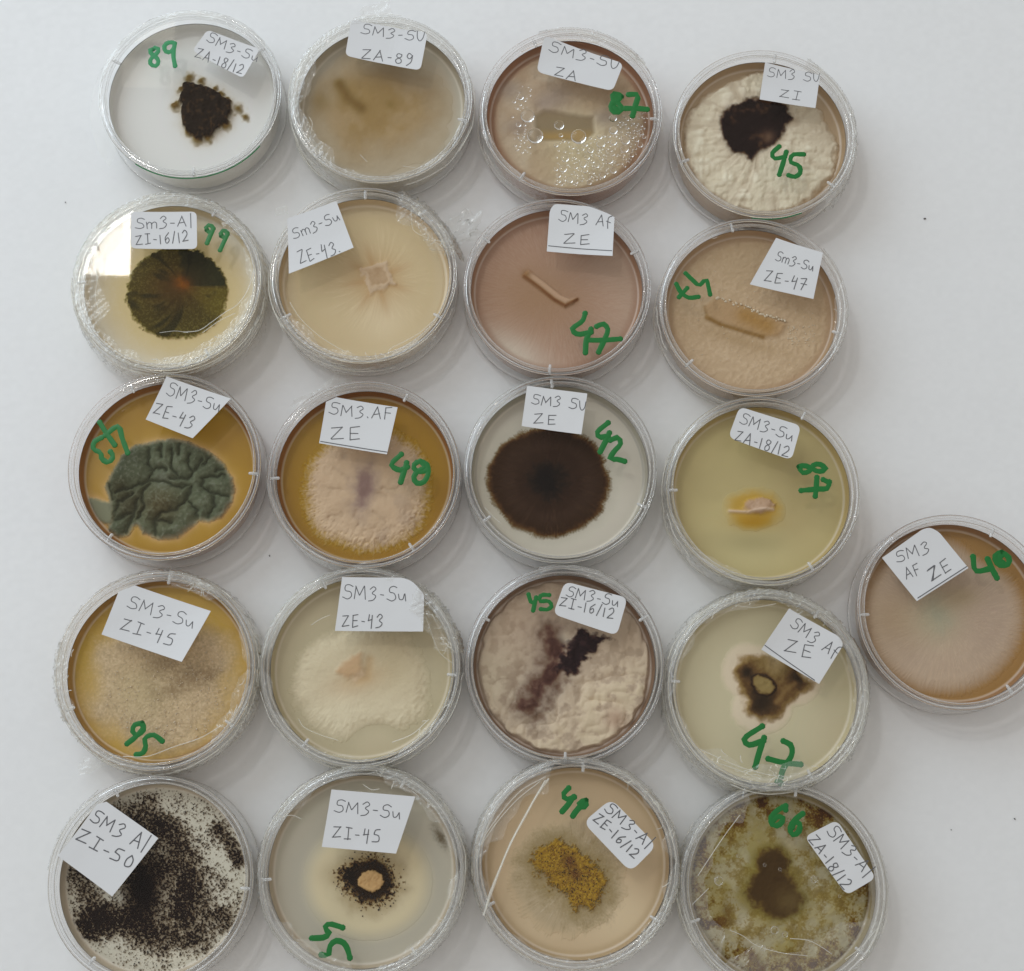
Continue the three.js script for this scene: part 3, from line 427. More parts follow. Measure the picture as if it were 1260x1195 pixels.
      mx(o, 172, 152, 98, ss(0.4, 0.7, fbm(x * 0.004 + sh, y * 0.004, 3)) * 0.5); mx(o, 200, 188, 128, gauss(ell(x, y, 520, 960, 330, 170), 1) * 0.7); mx(o, 164, 136, 86, gauss(ell(x, y, 800, 720, 120, 200), 1) * 0.35); mx(o, 150, 132, 84, gauss(ell(x, y, 560, 880, 170, 60), 1) * 0.5);
      const q = ell(x, y, 562, 695, 175, 125) + (fbm(x * 0.02 + sh, y * 0.02, 3) - 0.5) * 0.25; mx(o, 186, 142, 62, ss(1.1, 0.5, q) * 0.95); mx(o, 164, 112, 36, gauss(ell(x, y, 560, 770, 110, 40), 1) * 0.8);
      const p = ell(x, y, 590, 678, 92, 46, -0.05) + (fbm(x * 0.04, y * 0.04, 2) - 0.5) * 0.4; mx(o, 178, 138, 104, ss(1.1, 0.7, p)); mx(o, 212, 188, 160, gauss(segments(x, y, [425, 708, 540, 715, 600, 700, 670, 700]), 9) * 0.8); mx(o, 206, 178, 150, ss(0.9, 0.3, p) * fbm(x * 0.05, y * 0.05, 2) * 0.8);
      o.h = ss(1.1, 0.6, q) * 0.5 + ss(1.15, 0.6, p) * (1.2 + fbm(x * 0.03, y * 0.03, 3)) + gauss(segments(x, y, [425, 708, 540, 715, 600, 700, 670, 700]), 9) * 0.8;
    },
    paper: [480, 112, 832, 222, 775, 422, 416, 290], round: 3.6, words: [['SM3-Su', 478, 205, 782, 312, 64], ['ZA-18/12', 450, 308, 758, 405, 64]],
    number: [[822, 455, 838, 488, 880, 480, 905, 445, 938, 440, 974, 468, 930, 482, 890, 462, 850, 448, 822, 455], [992, 540, 982, 576, 920, 582, 832, 590], [922, 515, 918, 570, 912, 622], [958, 528, 990, 545]], nib: 2.4,
    film: [{ from: 70, to: 215, inner: 44, low: 4, amp: 0.5 }], folds: [10, 60, 200],
  },
  m: {
    label: 'petri dish of grainy beige growth on amber agar, large label ZI-45, green 45 below', rim: [150, 108, 60], agar: [188, 148, 68], ribs: 35, gloss: 0.3, growth: 'mycelium',
    grow(x, y, o, sh, r) {
      const q = ell(x, y, 640, 670, 455, 425) + (fbm(x * 0.006 + sh, y * 0.006, 3) - 0.5) * 0.4, t = ss(1.12, 0.62, q), g = grain(x, y, 0.1, sh);
      mx(o, 178, 140, 56, gauss(Math.hypot(x - 210, y - 500), 200) * 0.6); mx(o, 184, 158, 120, t * 0.95); mx(o, 208, 186, 146, t * ss(0.5, 0.8, g) * 0.55); mx(o, 152, 128, 96, t * ss(0.45, 0.2, g) * 0.45);
      for (const [cx, cy, rx, ry] of [[775, 645, 90, 60], [630, 580, 80, 55], [900, 620, 60, 40], [690, 710, 60, 40], [600, 720, 40, 60]]) mx(o, 122, 96, 70, t * gauss(ell(x, y, cx, cy, rx, ry, -0.4) + (g - 0.5), 1) * 0.6);
      mx(o, 172, 152, 108, t * gauss(Math.hypot(x - 520, y - 720), 150) * 0.5);
      o.h = t * (0.5 + g * 0.4 + fbm(x * 0.01, y * 0.01, 3) * 0.9);
    },
    extra(toAgar) { const dots = []; for (let k = 0; k < 700; k++) { const a = rnd() * 6.283, q = Math.sqrt(rnd()) * 0.92; dots.push([660 + Math.cos(a) * q * 370, 690 + Math.sin(a) * q * 350, 1.3 + rnd() * 0.5, 0.12 + rnd() * rnd() * 0.34]); } return { moisture_beads: speckle(toAgar, dots, pale) }; },
    paper: [402, 165, 490, 130, 912, 275, 755, 556, 310, 402], round: 0, words: [['SM3-Su', 445, 250, 815, 370, 72], ['ZI-45', 408, 372, 700, 470, 72]],
    number: [[528, 882, 488, 892, 478, 928, 505, 946, 538, 915, 528, 882], [534, 912, 495, 955, 448, 992], [638, 978, 590, 945, 545, 962, 548, 1010, 532, 1042, 498, 1050]], nib: 2.3,
    film: [{ inner: 43, low: 3, amp: 0.7, flare: 0.25 }, { from: 150, to: 196, inner: 40, low: 10, amp: 1.1 }, { from: 0, to: 50, inner: 40, low: 10, amp: 1.0 }, { from: 275, to: 310, inner: 41, low: 12, amp: 0.9 }], folds: [34, 0, 360], crumple: [[34, 168, 190, 39, 47], [40, 5, 40, 40, 47], [30, 278, 305, 41, 46], [30, 130, 165, 41, 46]], ropes: [[0.2, 25, 430, 1060, 560, 1060, 700, 1010, 850, 960, 970, 890], [0.14, 25, 720, 130, 780, 150, 850, 165]],
    scraps: [[215, 1085, 16, 6, 0.25, 1, 3, 6]],
  },
  n: {
    label: 'petri dish with a cream woolly colony and small tan plug, no green number', rim: [166, 150, 112], agar: [184, 170, 134], ribs: 5, gloss: 0.3, growth: 'mycelium',
    grow(x, y, o, sh, r) {
      const f = fibre(x, y, 560, 620, 90, 0.08), q = ell(x, y, 575, 665, 360, 310) + (f - 0.5) * 0.06 + (grain(x, y, 0.05, sh) - 0.5) * 0.1 + (fbm(x * 0.006 + sh, y * 0.006, 3) - 0.5) * 0.3 + gauss(ell(x, y, 650, 960, 120, 110), 1) * 0.5, t = ss(1.12, 0.8, q);
      mx(o, 168, 154, 118, ss(1.4, 1.0, q) * 0.5); mx(o, 198, 184, 150, t); mx(o, 212, 200, 170, t * (ss(0.6, 0.95, q) * 0.5 + gauss(Math.hypot(x - 480, y - 840), 160) * 0.7 + gauss(Math.hypot(x - 780, y - 820), 120) * 0.5)); mx(o, 180, 162, 122, t * gauss(Math.hypot(x - 770, y - 540), 190) * 0.6); mx(o, 186, 168, 134, t * ss(0.5, 0.25, f) * 0.2);
      mx(o, 178, 144, 100, gauss(ell(x, y, 560, 650, 150, 70, -0.3), 1) * 0.6);
      const p = outline(x, y, [440, 605, 530, 520, 570, 515, 572, 580, 560, 620, 500, 640]) + (fbm(x * 0.03, y * 0.03, 3) - 0.5) * 30, p2 = segments(x, y, [620, 540, 605, 640, 560, 650]); mx(o, 184, 146, 104, ss(24, -18, p) * 0.9); mx(o, 172, 136, 92, gauss(p2, 26) * 0.6); mx(o, 210, 186, 150, gauss(segments(x, y, [540, 645, 575, 615]), 16) * 0.7);
      o.h = t * (0.3 + 1.0 * ss(1.05, 0.6, q) + (f - 0.5) * 0.2 + fbm(x * 0.014, y * 0.014, 4) * 0.8) + ss(26, -16, p) * 0.9 - gauss(p2, 24) * 0.5;
    },
    paper: [468, 84, 840, 88, 920, 182, 912, 386, 430, 383], round: [0, 6, 2, 0, 0], words: [['SM3-Su', 472, 208, 825, 215, 76], ['ZE-43', 468, 358, 692, 362, 70]],
    film: [{ inner: 43.5, low: 4, amp: 0.35 }, { from: 305, to: 352, inner: 35, low: 5, amp: 1.4 }], folds: [18, 0, 360], crumple: [[80, 308, 350, 38, 48], [30, 20, 70, 40, 46]], ropes: [[0.16, 25, 235, 860, 260, 900, 340, 940, 450, 975], [0.22, 25, 740, 985, 850, 940, 930, 870], [0.15, 25, 300, 350, 345, 320, 400, 295], [0.13, 25, 925, 300, 960, 400, 1000, 500, 1070, 560]],
  },
  o: {
    label: 'petri dish full of lumpy beige felt with a black-purple bar, faded green 45', rim: [120, 90, 72], dim: 0.93, agar: [178, 150, 124], ribs: 210, growth: 'mycelium',
    grow(x, y, o, sh, r) {
      const edge = ss(42.7, 40.6, r + (noise(x * 0.02, y * 0.02 + sh) - 0.5) * 2.5), lump = 0.75 * Math.sqrt(Math.abs(2 * noise(x * 0.0085 + sh, y * 0.0085) - 1)) + 0.4 * Math.abs(2 * noise(x * 0.022, y * 0.022 + sh) - 1), low = ss(420, 800, y + (x - 600) * 0.3), n = fbm(x * 0.02 + sh, y * 0.02, 4);
      mx(o, 186, 162, 134, edge); mx(o, 218, 200, 168, edge * low * 0.8); mx(o, 200, 186, 154, edge * gauss(Math.hypot(x - 200, y - 640), 170) * 0.6); mx(o, 158, 130, 104, edge * ss(0.5, 0.3, n) * 0.5); mx(o, 168, 128, 100, edge * gauss(Math.hypot(x - 870, y - 860), 50) * 0.6); mx(o, 178, 146, 118, edge * gauss(Math.hypot(x - 450, y - 280), 190) * 0.5);
      const sm = segments(x, y, [520, 410, 545, 520, 520, 620, 410, 790]), k = gauss(sm + (n - 0.5) * 120, 66); mx(o, 112, 84, 72, edge * gauss(sm + (n - 0.5) * 120, 120) * 0.55); mx(o, 62, 42, 38, edge * k * 0.9);
      const d = outline(x, y, [685, 375, 720, 385, 845, 420, 745, 490, 690, 545, 655, 630, 600, 620, 545, 580, 585, 500, 630, 420]) + (n - 0.5) * 70 + (grain(x, y, 0.04, sh) - 0.5) * 30, t = ss(14, -16, d); mx(o, 40, 27, 28, t); mx(o, 74, 56, 54, t * ss(0.5, 0.8, grain(x, y, 0.05, sh)) * 0.4); mx(o, 214, 200, 170, gauss(Math.hypot(x - 600, y - 420), 34) * 0.6);
      let fur = 0; for (const p of [[350, 560, 280, 760, 320, 900], [370, 840, 480, 850, 640, 870], [650, 870, 640, 990], [680, 680, 640, 780, 690, 830], [560, 640, 700, 640, 760, 560], [180, 810, 340, 890]]) fur = Math.max(fur, gauss(segments(x + (n - 0.5) * 120, y + (fbm(x * 0.02, y * 0.02 + 55, 3) - 0.5) * 120, p), 24));
      o.h = edge * (0.6 + 1.0 * n + lump * (0.8 + low * 1.2) - fur * 0.35) + t * 1.2 * (0.5 + n); mx(o, 150, 122, 96, edge * fur * 0.25);
    },
    paper: [598, 108, 942, 200, 882, 408, 533, 290], round: 3.6, words: [['SM3-Su', 604, 190, 892, 250, 58], ['ZI-16/12', 565, 242, 866, 318, 56]],
    number: [[398, 178, 408, 212, 420, 232, 440, 205], [440, 195, 432, 232, 424, 268], [512, 182, 466, 184, 460, 215, 508, 216, 526, 242, 504, 262, 466, 260]], nib: 1.9,
    film: [{ from: 255, to: 320, inner: 43, low: 12, amp: 0.5 }], folds: [4, 240, 320],
  },
  p: {
    label: 'petri dish with a brown three-lobed colony ringed in cream, large green 47 below', rim: [178, 164, 124], agar: [190, 180, 142], ribs: 185, gloss: 0.35,
    grow(x, y, o, sh, r) {
      const wob = (fbm(x * 0.02 + sh, y * 0.02, 4) - 0.5) * 60, halo = Math.min(ell(x, y, 485, 490, 142, 160), ell(x, y, 565, 690, 170, 145), ell(x, y, 730, 545, 160, 142)), d = outline(x, y, [405, 490, 440, 420, 560, 395, 710, 430, 840, 560, 800, 615, 705, 680, 650, 745, 560, 785, 490, 740, 460, 620, 440, 570]) + wob;
      mx(o, 170, 148, 112, gauss(Math.hypot(x - 980, y - 840), 200) * 0.3); mx(o, 206, 190, 162, ss(1.12, 0.82, halo + (grain(x, y, 0.06, sh) - 0.5) * 0.12 + wob * 0.002)); mx(o, 150, 118, 80, ss(16, -20, d)); mx(o, 88, 68, 42, ss(4, -46, d) * (0.6 + 0.6 * grain(x, y, 0.05, sh))); mx(o, 150, 122, 84, ss(10, -10, d) * gauss(Math.hypot(x - 640, y - 450), 80) * 0.8);
      mx(o, 40, 31, 22, ss(-10, -40, d) * Math.min(1, gauss(Math.hypot(x - 560, y - 660), 95) + gauss(Math.hypot(x - 760, y - 530), 60) + gauss(Math.hypot(x - 480, y - 500), 40)) * 0.9);
      const R = ell(x, y, 568, 568, 58, 48, 0.4) + (fbm(x * 0.03, y * 0.03 + sh, 3) - 0.5) * 0.7; mx(o, 124, 102, 66, ss(1.2, 0.9, R)); mx(o, 38, 28, 20, gauss(R - 1.08, 0.22) * 0.8); mx(o, 120, 92, 62, gauss(segments(x, y, [640, 660, 700, 590, 740, 560]), 16) * 0.7);
      o.h = ss(1.08, 0.7, halo) * 0.5 + ss(10, -30, d) * (0.5 + fbm(x * 0.02, y * 0.02, 4) * 1.4) + ss(1.2, 0.8, R) * 0.8;
    },
    paper: [710, 148, 985, 300, 1012, 345, 875, 562, 558, 375], round: [0, 2, 2, 0, 0], words: [['SM3 Af', 712, 248, 968, 425, 66], ['ZE', 682, 380, 838, 425, 74]], rule: [578, 352, 850, 542],
    number: [[568, 790, 470, 862, 492, 890, 575, 868], [578, 852, 552, 930, 530, 1008], [682, 870, 722, 892, 728, 940, 680, 1020, 668, 1062], [600, 965, 680, 985, 775, 995], [650, 1088, 668, 1094]], nib: 2.5,
    film: [{ inner: 42, low: 3, amp: 0.65, flare: 0.35 }, { from: 230, to: 320, inner: 39, low: 10, amp: 0.9 }, { from: 330, to: 400, inner: 40, low: 4, amp: 0.8, flare: 0.5 }, { from: 60, to: 140, inner: 36, low: 6, amp: 0.6 }], folds: [44, 0, 360], crumple: [[70, 230, 310, 41, 47], [50, -20, 60, 41, 49], [50, 70, 130, 36, 46]], ropes: [[0.2, 25.2, 240, 920, 330, 960, 450, 1010, 600, 1050, 700, 1060], [0.18, 25.2, 300, 980, 420, 1020, 560, 1075],  [0.16, 25, 420, 130, 520, 140, 640, 120]],
  },
  q: {
    label: 'petri dish strewn with black powdery spores, large tilted label ZI-50', agar: [192, 186, 168], ribs: 5, gloss: 0.4,
    grow(x, y, o, sh, r) {
      const n = grain(x, y, 0.125, sh), big = fbm(x * 0.012 + sh, y * 0.012, 4);
      let m = 1.1 * gauss(ell(x, y, 620, 720, 105, 170), 1) + 0.85 * gauss(segments(x, y, [540, 280, 660, 250, 800, 400, 880, 640, 850, 840]), 85) + 0.75 * gauss(segments(x, y, [230, 620, 300, 720, 360, 830]), 75) + 0.55 * gauss(segments(x, y, [300, 900, 480, 900, 640, 960, 900, 980, 1080, 850]), 95) + 0.5 * gauss(ell(x, y, 520, 860, 160, 90), 1) + 0.24 * gauss(ell(x, y, 850, 600, 330, 380), 1) + 0.85 * gauss(segments(x, y, [1050, 350, 1110, 440, 1165, 530]), 40) + 0.5 * gauss(Math.hypot(x - 300, y - 920), 60);
      m += 0.35 * gauss(segments(x, y, [640, 420, 740, 600]), 110); const v = m * 0.62 + (n - 0.5) * 1.5 + (big - 0.5) * 0.5;
      mx(o, 204, 196, 176, gauss(ell(x, y, 760, 1080, 200, 60), 1) * 0.6); mx(o, 132, 112, 84, ss(0.12, 0.8, m + (big - 0.5) * 0.8) * 0.55); mx(o, 84, 68, 52, ss(0.22, 0.42, v) * 0.8); mx(o, 34, 25, 22, ss(0.40, 0.62, v)); mx(o, 27, 20, 19, gauss(ell(x, y, 620, 700, 90, 150), 1));
      const curl = Math.min(segments(x, y, [235, 880, 210, 905, 212, 945]), segments(x, y, [240, 985, 265, 970, 350, 970])); mx(o, 40, 32, 28, gauss(curl, 7) * 0.9);
      o.h = ss(0.2, 0.7, v) * (0.5 + n * 0.9) + gauss(ell(x, y, 620, 700, 110, 170), 1) * 1.3;
    },
    extra(toAgar) { const dots = []; for (let k = 0; k < 1100; k++) { const a = rnd() * 6.283, q = Math.sqrt(rnd()); const x = 690 + Math.cos(a) * q * 480, y = 650 + Math.sin(a) * q * 500; if (noise(x * 0.01, y * 0.01) > 0.42) dots.push([x, y, 0.2 + rnd() * 0.4, 0.12 + rnd() * rnd() * 0.3]); } return { spores: speckle(toAgar, dots, spore) }; },
    paper: [345, 205, 400, 188, 702, 402, 440, 737, 128, 505], round: 0, words: [['SM3 Al', 300, 300, 625, 480, 84], ['ZI-50', 222, 410, 545, 588, 78]], pen: 0.55,
    film: [{ from: 185, to: 235, inner: 44, low: 6, amp: 0.4, flare: 0.4 }],
  },
  r: {
    label: 'petri dish with a tan plug ringed by black speckles, green 45 below', agar: [182, 174, 154], ribs: 175, gloss: 0.35, growth: 'mycelium',
    grow(x, y, o, sh, r) {
      const R = Math.hypot(x - 685, y - 648), q = ell(x, y, 665, 650, 395, 360), n = grain(x, y, 0.075, sh), big = fbm(x * 0.02 + sh, y * 0.02, 3), west = gauss(ell(x, y, 520, 610, 120, 70), 1);
      mx(o, 160, 152, 132, ss(1.35, 1.0, q) * 0.5); mx(o, 200, 186, 148, ss(1.06, 0.7, q)); mx(o, 176, 160, 122, ss(0.8, 0.3, q) * 0.6);
      const v = ss(250, 70, R) * 0.95 + west * 0.42 + (n - 0.5) * 1.1 + (big - 0.5) * 0.6; mx(o, 132, 104, 66, ss(260, 80, R + (big - 0.5) * 90) * 0.7 + west * 0.4); mx(o, 70, 52, 34, ss(0.55, 0.8, v) * 0.8 * ss(300, 230, R)); mx(o, 34, 26, 20, ss(0.78, 1.0, v) * ss(290, 200, R)); mx(o, 44, 33, 23, ss(125, 82, R + (big - 0.5) * 60 + (n - 0.5) * 40));
      const p = outline(x, y, [605, 640, 640, 600, 690, 585, 745, 610, 760, 650, 735, 690, 690, 712, 640, 690, 612, 672]) + (n - 0.5) * 14; mx(o, 184, 142, 90, ss(5, -5, p));
      mx(o, 70, 58, 44, gauss(ell(x, y, 1082, 395, 26, 70, -0.5) + (n - 0.5) * 0.8, 1) * 0.8);
      o.h = ss(1.0, 0.7, q) * 0.5 + ss(0.6, 1, v) * ss(280, 180, R) * 0.6 + ss(5, -5, p) * 1.2;
    },
    extra(toAgar) { const dots = []; for (let k = 0; k < 330; k++) { const a = rnd() * 6.283, R = 85 + rnd() * rnd() * 150; dots.push([685 + Math.cos(a) * R, 648 + Math.sin(a) * R * 0.95, 0.6 + rnd() * 0.5, 0.12 + rnd() * rnd() * 0.4]); } for (let k = 0; k < 40; k++) dots.push([490 + rnd() * 90, 570 + rnd() * 80, 0.6, 0.15 + rnd() * 0.35]); return { spores: speckle(toAgar, dots, spore) }; },
    paper: [455, 118, 942, 160, 828, 492, 403, 453], round: 0, words: [['SM3-Su', 470, 248, 858, 288, 72], ['ZI-45', 460, 402, 738, 428, 72]],
    number: [[520, 915, 480, 902, 438, 895, 418, 920, 445, 945, 420, 968, 345, 975], [562, 1085, 548, 1035, 525, 1000, 480, 990, 448, 1020, 440, 1068, 400, 1068]], nib: 2.4,
    film: [{ inner: 42.5, low: 3, amp: 0.6, flare: 0.25 }, { from: 280, to: 330, inner: 40, low: 12, amp: 1.0 }, { from: 0, to: 80, inner: 41, low: 6, amp: 0.7 }, { from: 90, to: 150, inner: 39, low: 8, amp: 0.5 }], folds: [34, 0, 360], crumple: [[40, 262, 320, 41, 47], [30, 0, 60, 42, 47]], ropes: [[0.18, 25.2, 640, 90, 690, 120, 735, 115], [0.16, 25.2, 160, 280, 230, 270, 280, 290]],
  },
  s: {
    label: 'petri dish with a mustard-yellow grainy colony with a grey fringe, green number 48', rim: [160, 132, 96], agar: [190, 164, 124], ribs: 275, gloss: 0.35, growth: 'mycelium',
    grow(x, y, o, sh, r) {
      const f = 0.5 * fibre(x, y, 610, 650, 70, 0.08) + 0.3 * fibre(x, y, 610, 650, 12, 0.03) + 0.2 * fbm(x * 0.02, y * 0.02, 3), q = ell(x, y, 600, 655, 335, 345) + (f - 0.5) * 0.22 + (fbm(x * 0.01, y * 0.01 + sh, 3) - 0.5) * 0.3, n = grain(x, y, 0.12, sh), y1 = Math.min(ell(x, y, 530, 560, 130, 115), ell(x, y, 690, 690, 120, 140), ell(x, y, 610, 625, 150, 125)) + (n - 0.5) * 0.5 + (fbm(x * 0.018 + sh, y * 0.018, 3) - 0.5) * 0.7, fr = ss(1.05, 0.7, q);
      mx(o, 206, 186, 146, gauss(ell(x, y, 960, 900, 260, 220), 1) * 0.7 + gauss(ell(x, y, 300, 950, 220, 150), 1) * 0.4); mx(o, 172, 144, 102, ss(38, 42, r) * 0.6); mx(o, 168, 146, 112, fr * 0.9); mx(o, 188, 170, 138, fr * ss(0.55, 0.8, f) * 0.8); mx(o, 142, 118, 84, fr * ss(0.45, 0.2, f) * 0.6); mx(o, 128, 106, 70, ss(2.1, 1.0, y1) * 0.75);
      const t = ss(1.08, 0.9, y1); mx(o, 148, 108, 44, t); mx(o, 184, 140, 56, t * ss(0.55, 0.8, n) * 0.6); mx(o, 92, 64, 36, t * ss(0.42, 0.2, n) * 0.8); mx(o, 76, 52, 40, t * (gauss(Math.hypot(x - 610, y - 560), 42) + gauss(Math.hypot(x - 645, y - 635), 36)) * 0.8);
      o.h = fr * (0.2 + f * 0.45) + t * (0.8 + n * 0.9);
    },
    extra(toAgar) { const dots = [], dark = []; for (let k = 0; k < 1500; k++) { const a = rnd() * 6.283, q = Math.sqrt(rnd()) * (0.75 + rnd() * 0.35), w = rnd(); const [cx, cy, rx, ry] = w < 0.4 ? [530, 560, 125, 110] : w < 0.8 ? [690, 690, 112, 135] : [610, 625, 140, 115]; (rnd() < 0.24 ? dark : dots).push([cx + Math.cos(a) * q * rx, cy + Math.sin(a) * q * ry, 1.5 + rnd() * 0.9, 0.12 + rnd() * rnd() * 0.2]); } return { yellow_grains: speckle(toAgar, dots, ochre), spores: speckle(toAgar, dark, spore) }; },
    paper: [852, 198, 1112, 470, 960, 622, 688, 335], round: 4.4, words: [['SM3-Al', 808, 262, 1062, 492, 68], ['ZE-16/12', 742, 322, 985, 548, 60]], pen: 0.5,
    number: [[605, 135, 572, 178, 595, 200, 638, 188], [636, 186, 600, 235, 568, 272], [705, 208, 672, 218, 665, 242, 690, 250, 712, 225, 705, 208], [690, 225, 680, 235], [668, 248, 645, 275, 630, 298]], nib: 2.4,
    film: [{ inner: 42.5, low: 3, amp: 0.6, flare: 0.2 }, { from: 190, to: 255, inner: 34, low: 6, amp: 0.7 }, { from: 0, to: 90, inner: 42, low: 4, amp: 0.8 }, { from: 280, to: 340, inner: 42, low: 10, amp: 0.7 }], folds: [36, 0, 360], crumple: [[60, 290, 345, 42, 47], [60, 10, 80, 42, 47]],
    ropes: [[0.5, 25.3, 490, 80, 420, 180, 350, 310, 270, 460, 200, 640, 120, 870], [0.4, 25.6, 470, 90, 390, 230, 300, 400, 220, 580, 150, 760, 135, 830], [0.2, 25.2, 470, 70, 330, 150, 200, 300, 110, 440, 75, 560], [0.2, 25.2, 440, 95, 300, 210, 180, 350, 100, 470]],
  },
  t: {
    label: 'petri dish of mottled olive-brown mould with a dark middle, green number 66', dim: 0.94, agar: [158, 144, 104], ribs: 160, gloss: 0.35, growth: 'mycelium',
    grow(x, y, o, sh, r) {
      const n = fbm(x * 0.015 + sh, y * 0.015, 6), g = grain(x, y, 0.06, sh), ring = ss(26, 40, r);
      mx(o, 150, 130, 74, ss(0.35, 0.6, n) * 0.8 * (1 - ring * 0.4)); mx(o, 146, 134, 78, gauss(Math.hypot(x - 380, y - 560), 130) * 0.7); mx(o, 178, 166, 130, ss(0.5, 0.68, fbm(x * 0.008, y * 0.008 + sh, 5)) * 0.6 + gauss(Math.hypot(x - 820, y - 820), 110) * 0.4); mx(o, 200, 188, 160, gauss(Math.hypot(x - 680, y - 420), 90) * 0.5 + gauss(Math.hypot(x - 420, y - 960), 110) * 0.4);
      const v = fbm(x * 0.018 + 40, y * 0.018 + sh, 5) + ring * 0.1 + 0.03 + (grain(x, y, 0.12, sh) - 0.5) * 0.4; mx(o, 112, 84, 38, ss(0.48, 0.66, v) * (0.5 + ring * 0.5)); mx(o, 66, 44, 20, ss(0.66, 0.8, v) * (0.2 + ring * 0.7)); mx(o, 194, 182, 150, ss(0.6, 0.8, g) * ring * 0.35);
      const q = Math.min(ell(x, y, 565, 560, 100, 110), ell(x, y, 560, 690, 155, 130), ell(x, y, 600, 760, 150, 100)) + (n - 0.5) * 0.5; mx(o, 104, 86, 42, ss(1.5, 0.9, q) * 0.7); mx(o, 62, 47, 24, ss(1.12, 0.6, q + (g - 0.5) * 0.3) * 0.95); mx(o, 92, 78, 52, gauss(Math.hypot(x - 650, y - 760), 80) * 0.7);
      mx(o, 64, 40, 18, gauss(ell(x, y, 470, 1080, 30, 80, -0.7), 1) * 0.6 + gauss(ell(x, y, 310, 830, 30, 60), 1) * 0.5);
      o.h = ss(42.6, 40, r) * (0.3 + n * 1.5 + g * 0.3) + ss(1.1, 0.6, q) * 0.8;
    },
    extra(toAgar, onLid) { const gs = []; for (const [x, y, r] of [[270, 650, 2], [255, 640, 1], [800, 640, 1.6], [580, 920, 1.8], [640, 945, 1.3], [520, 1020, 1.2], [525, 560, 0.8], [610, 585, 0.8], [375, 510, 0.8], [360, 935, 1], [940, 735, 0.7], [1000, 900, 0.7]]) { const [a, b] = onLid([x, y]), g = new THREE.SphereGeometry(r, 14, 8); g.scale(1, 0.45, 1); g.translate(a, 23.5 - r * 0.3, b); g.scale(MM, MM, MM); gs.push(g); } return { condensation: [mergeGeometries(gs), M.drop, true] }; },
    paper: [922, 308, 1138, 632, 975, 728, 742, 402], round: 3.2, words: [['SM3-Al', 862, 378, 1085, 632, 70], ['ZA-18/12', 762, 420, 962, 702, 62]], pen: 0.46,
    number: [[640, 228, 598, 250, 556, 298, 572, 340, 612, 328, 624, 295, 596, 288, 570, 310], [625, 235, 640, 250], [735, 272, 694, 305, 664, 350, 676, 390, 708, 380, 718, 330, 690, 318, 676, 350]], nib: 2.4,
    film: [{ from: 130, to: 250, inner: 34, low: 6, amp: 0.5 }, { from: 20, to: 130, inner: 26, low: 5, amp: 0.6 }, { from: 330, to: 400, inner: 42, low: 6, amp: 0.6 }], folds: [18, -30, 180], ropes: [[0.18, 25.2, 380, 280, 300, 390, 220, 510, 150, 620], [0.16, 25.2, 210, 690, 120, 780], [0.18, 25.2, 660, 965, 760, 975, 830, 1010, 890, 1050], [0.16, 25.2, 330, 920, 400, 950, 470, 1000, 600, 1040, 760, 1060], [0.18, 25.2, 960, 1080, 1040, 1020, 1140, 910]],
  },
  u: {
    label: 'petri dish apart at the right edge, beige fuzz on rust-brown agar, green 40', rim: [134, 94, 66], agar: [146, 102, 60], ribs: 178, gloss: 0.35, growth: 'mycelium',
    grow(x, y, o, sh, r) {
      const f = fibre(x, y, 660, 610, 110, 0.1), q = ell(x, y, 665, 600, 440, 425) + (f - 0.5) * 0.08 + gauss(Math.hypot(x - 900, y - 280), 170) * 0.18, t = ss(1.1, 0.8, q);
      mx(o, 164, 138, 116, t); mx(o, 190, 164, 134, t * (ss(0.65, 0.95, q) * 0.55 + ss(0.5, 0.75, f) * 0.3 + gauss(Math.hypot(x - 680, y - 860), 200) * 0.4)); mx(o, 148, 118, 84, t * gauss(Math.hypot(x - 400, y - 620), 170) * 0.5); mx(o, 170, 156, 122, t * gauss(ell(x, y, 620, 620, 130, 130), 1) * 0.8); mx(o, 144, 146, 124, t * gauss(ell(x, y, 630, 610, 75, 95, -0.6) + (fbm(x * 0.02, y * 0.02 + sh, 3) - 0.5) * 0.8, 1) * 0.55); mx(o, 142, 122, 88, t * gauss(ell(x, y, 760, 510, 100, 60), 1) * 0.5);
      o.h = t * (0.6 + f * 0.25 + 0.9 * ss(1, 0.6, q) + fbm(x * 0.012, y * 0.012, 3) * 0.5);
    },
    paper: [548, 136, 590, 124, 640, 150, 802, 350, 520, 532, 328, 294], round: [1, 2, 2, 0, 0, 0], words: [['SM3', 412, 322, 598, 262, 66], ['AF', 466, 414, 550, 382, 60], ['ZE', 606, 418, 718, 360, 72], ['Z', 600, 424, 665, 390, 70]], rule: [525, 515, 792, 342],
    number: [[832, 285, 846, 362, 930, 350], [912, 298, 935, 350, 962, 402], [990, 262, 1025, 285, 1028, 322, 990, 335, 958, 310, 955, 272, 990, 262], [985, 280, 975, 300, 995, 318]], nib: 2.6,
  },
};


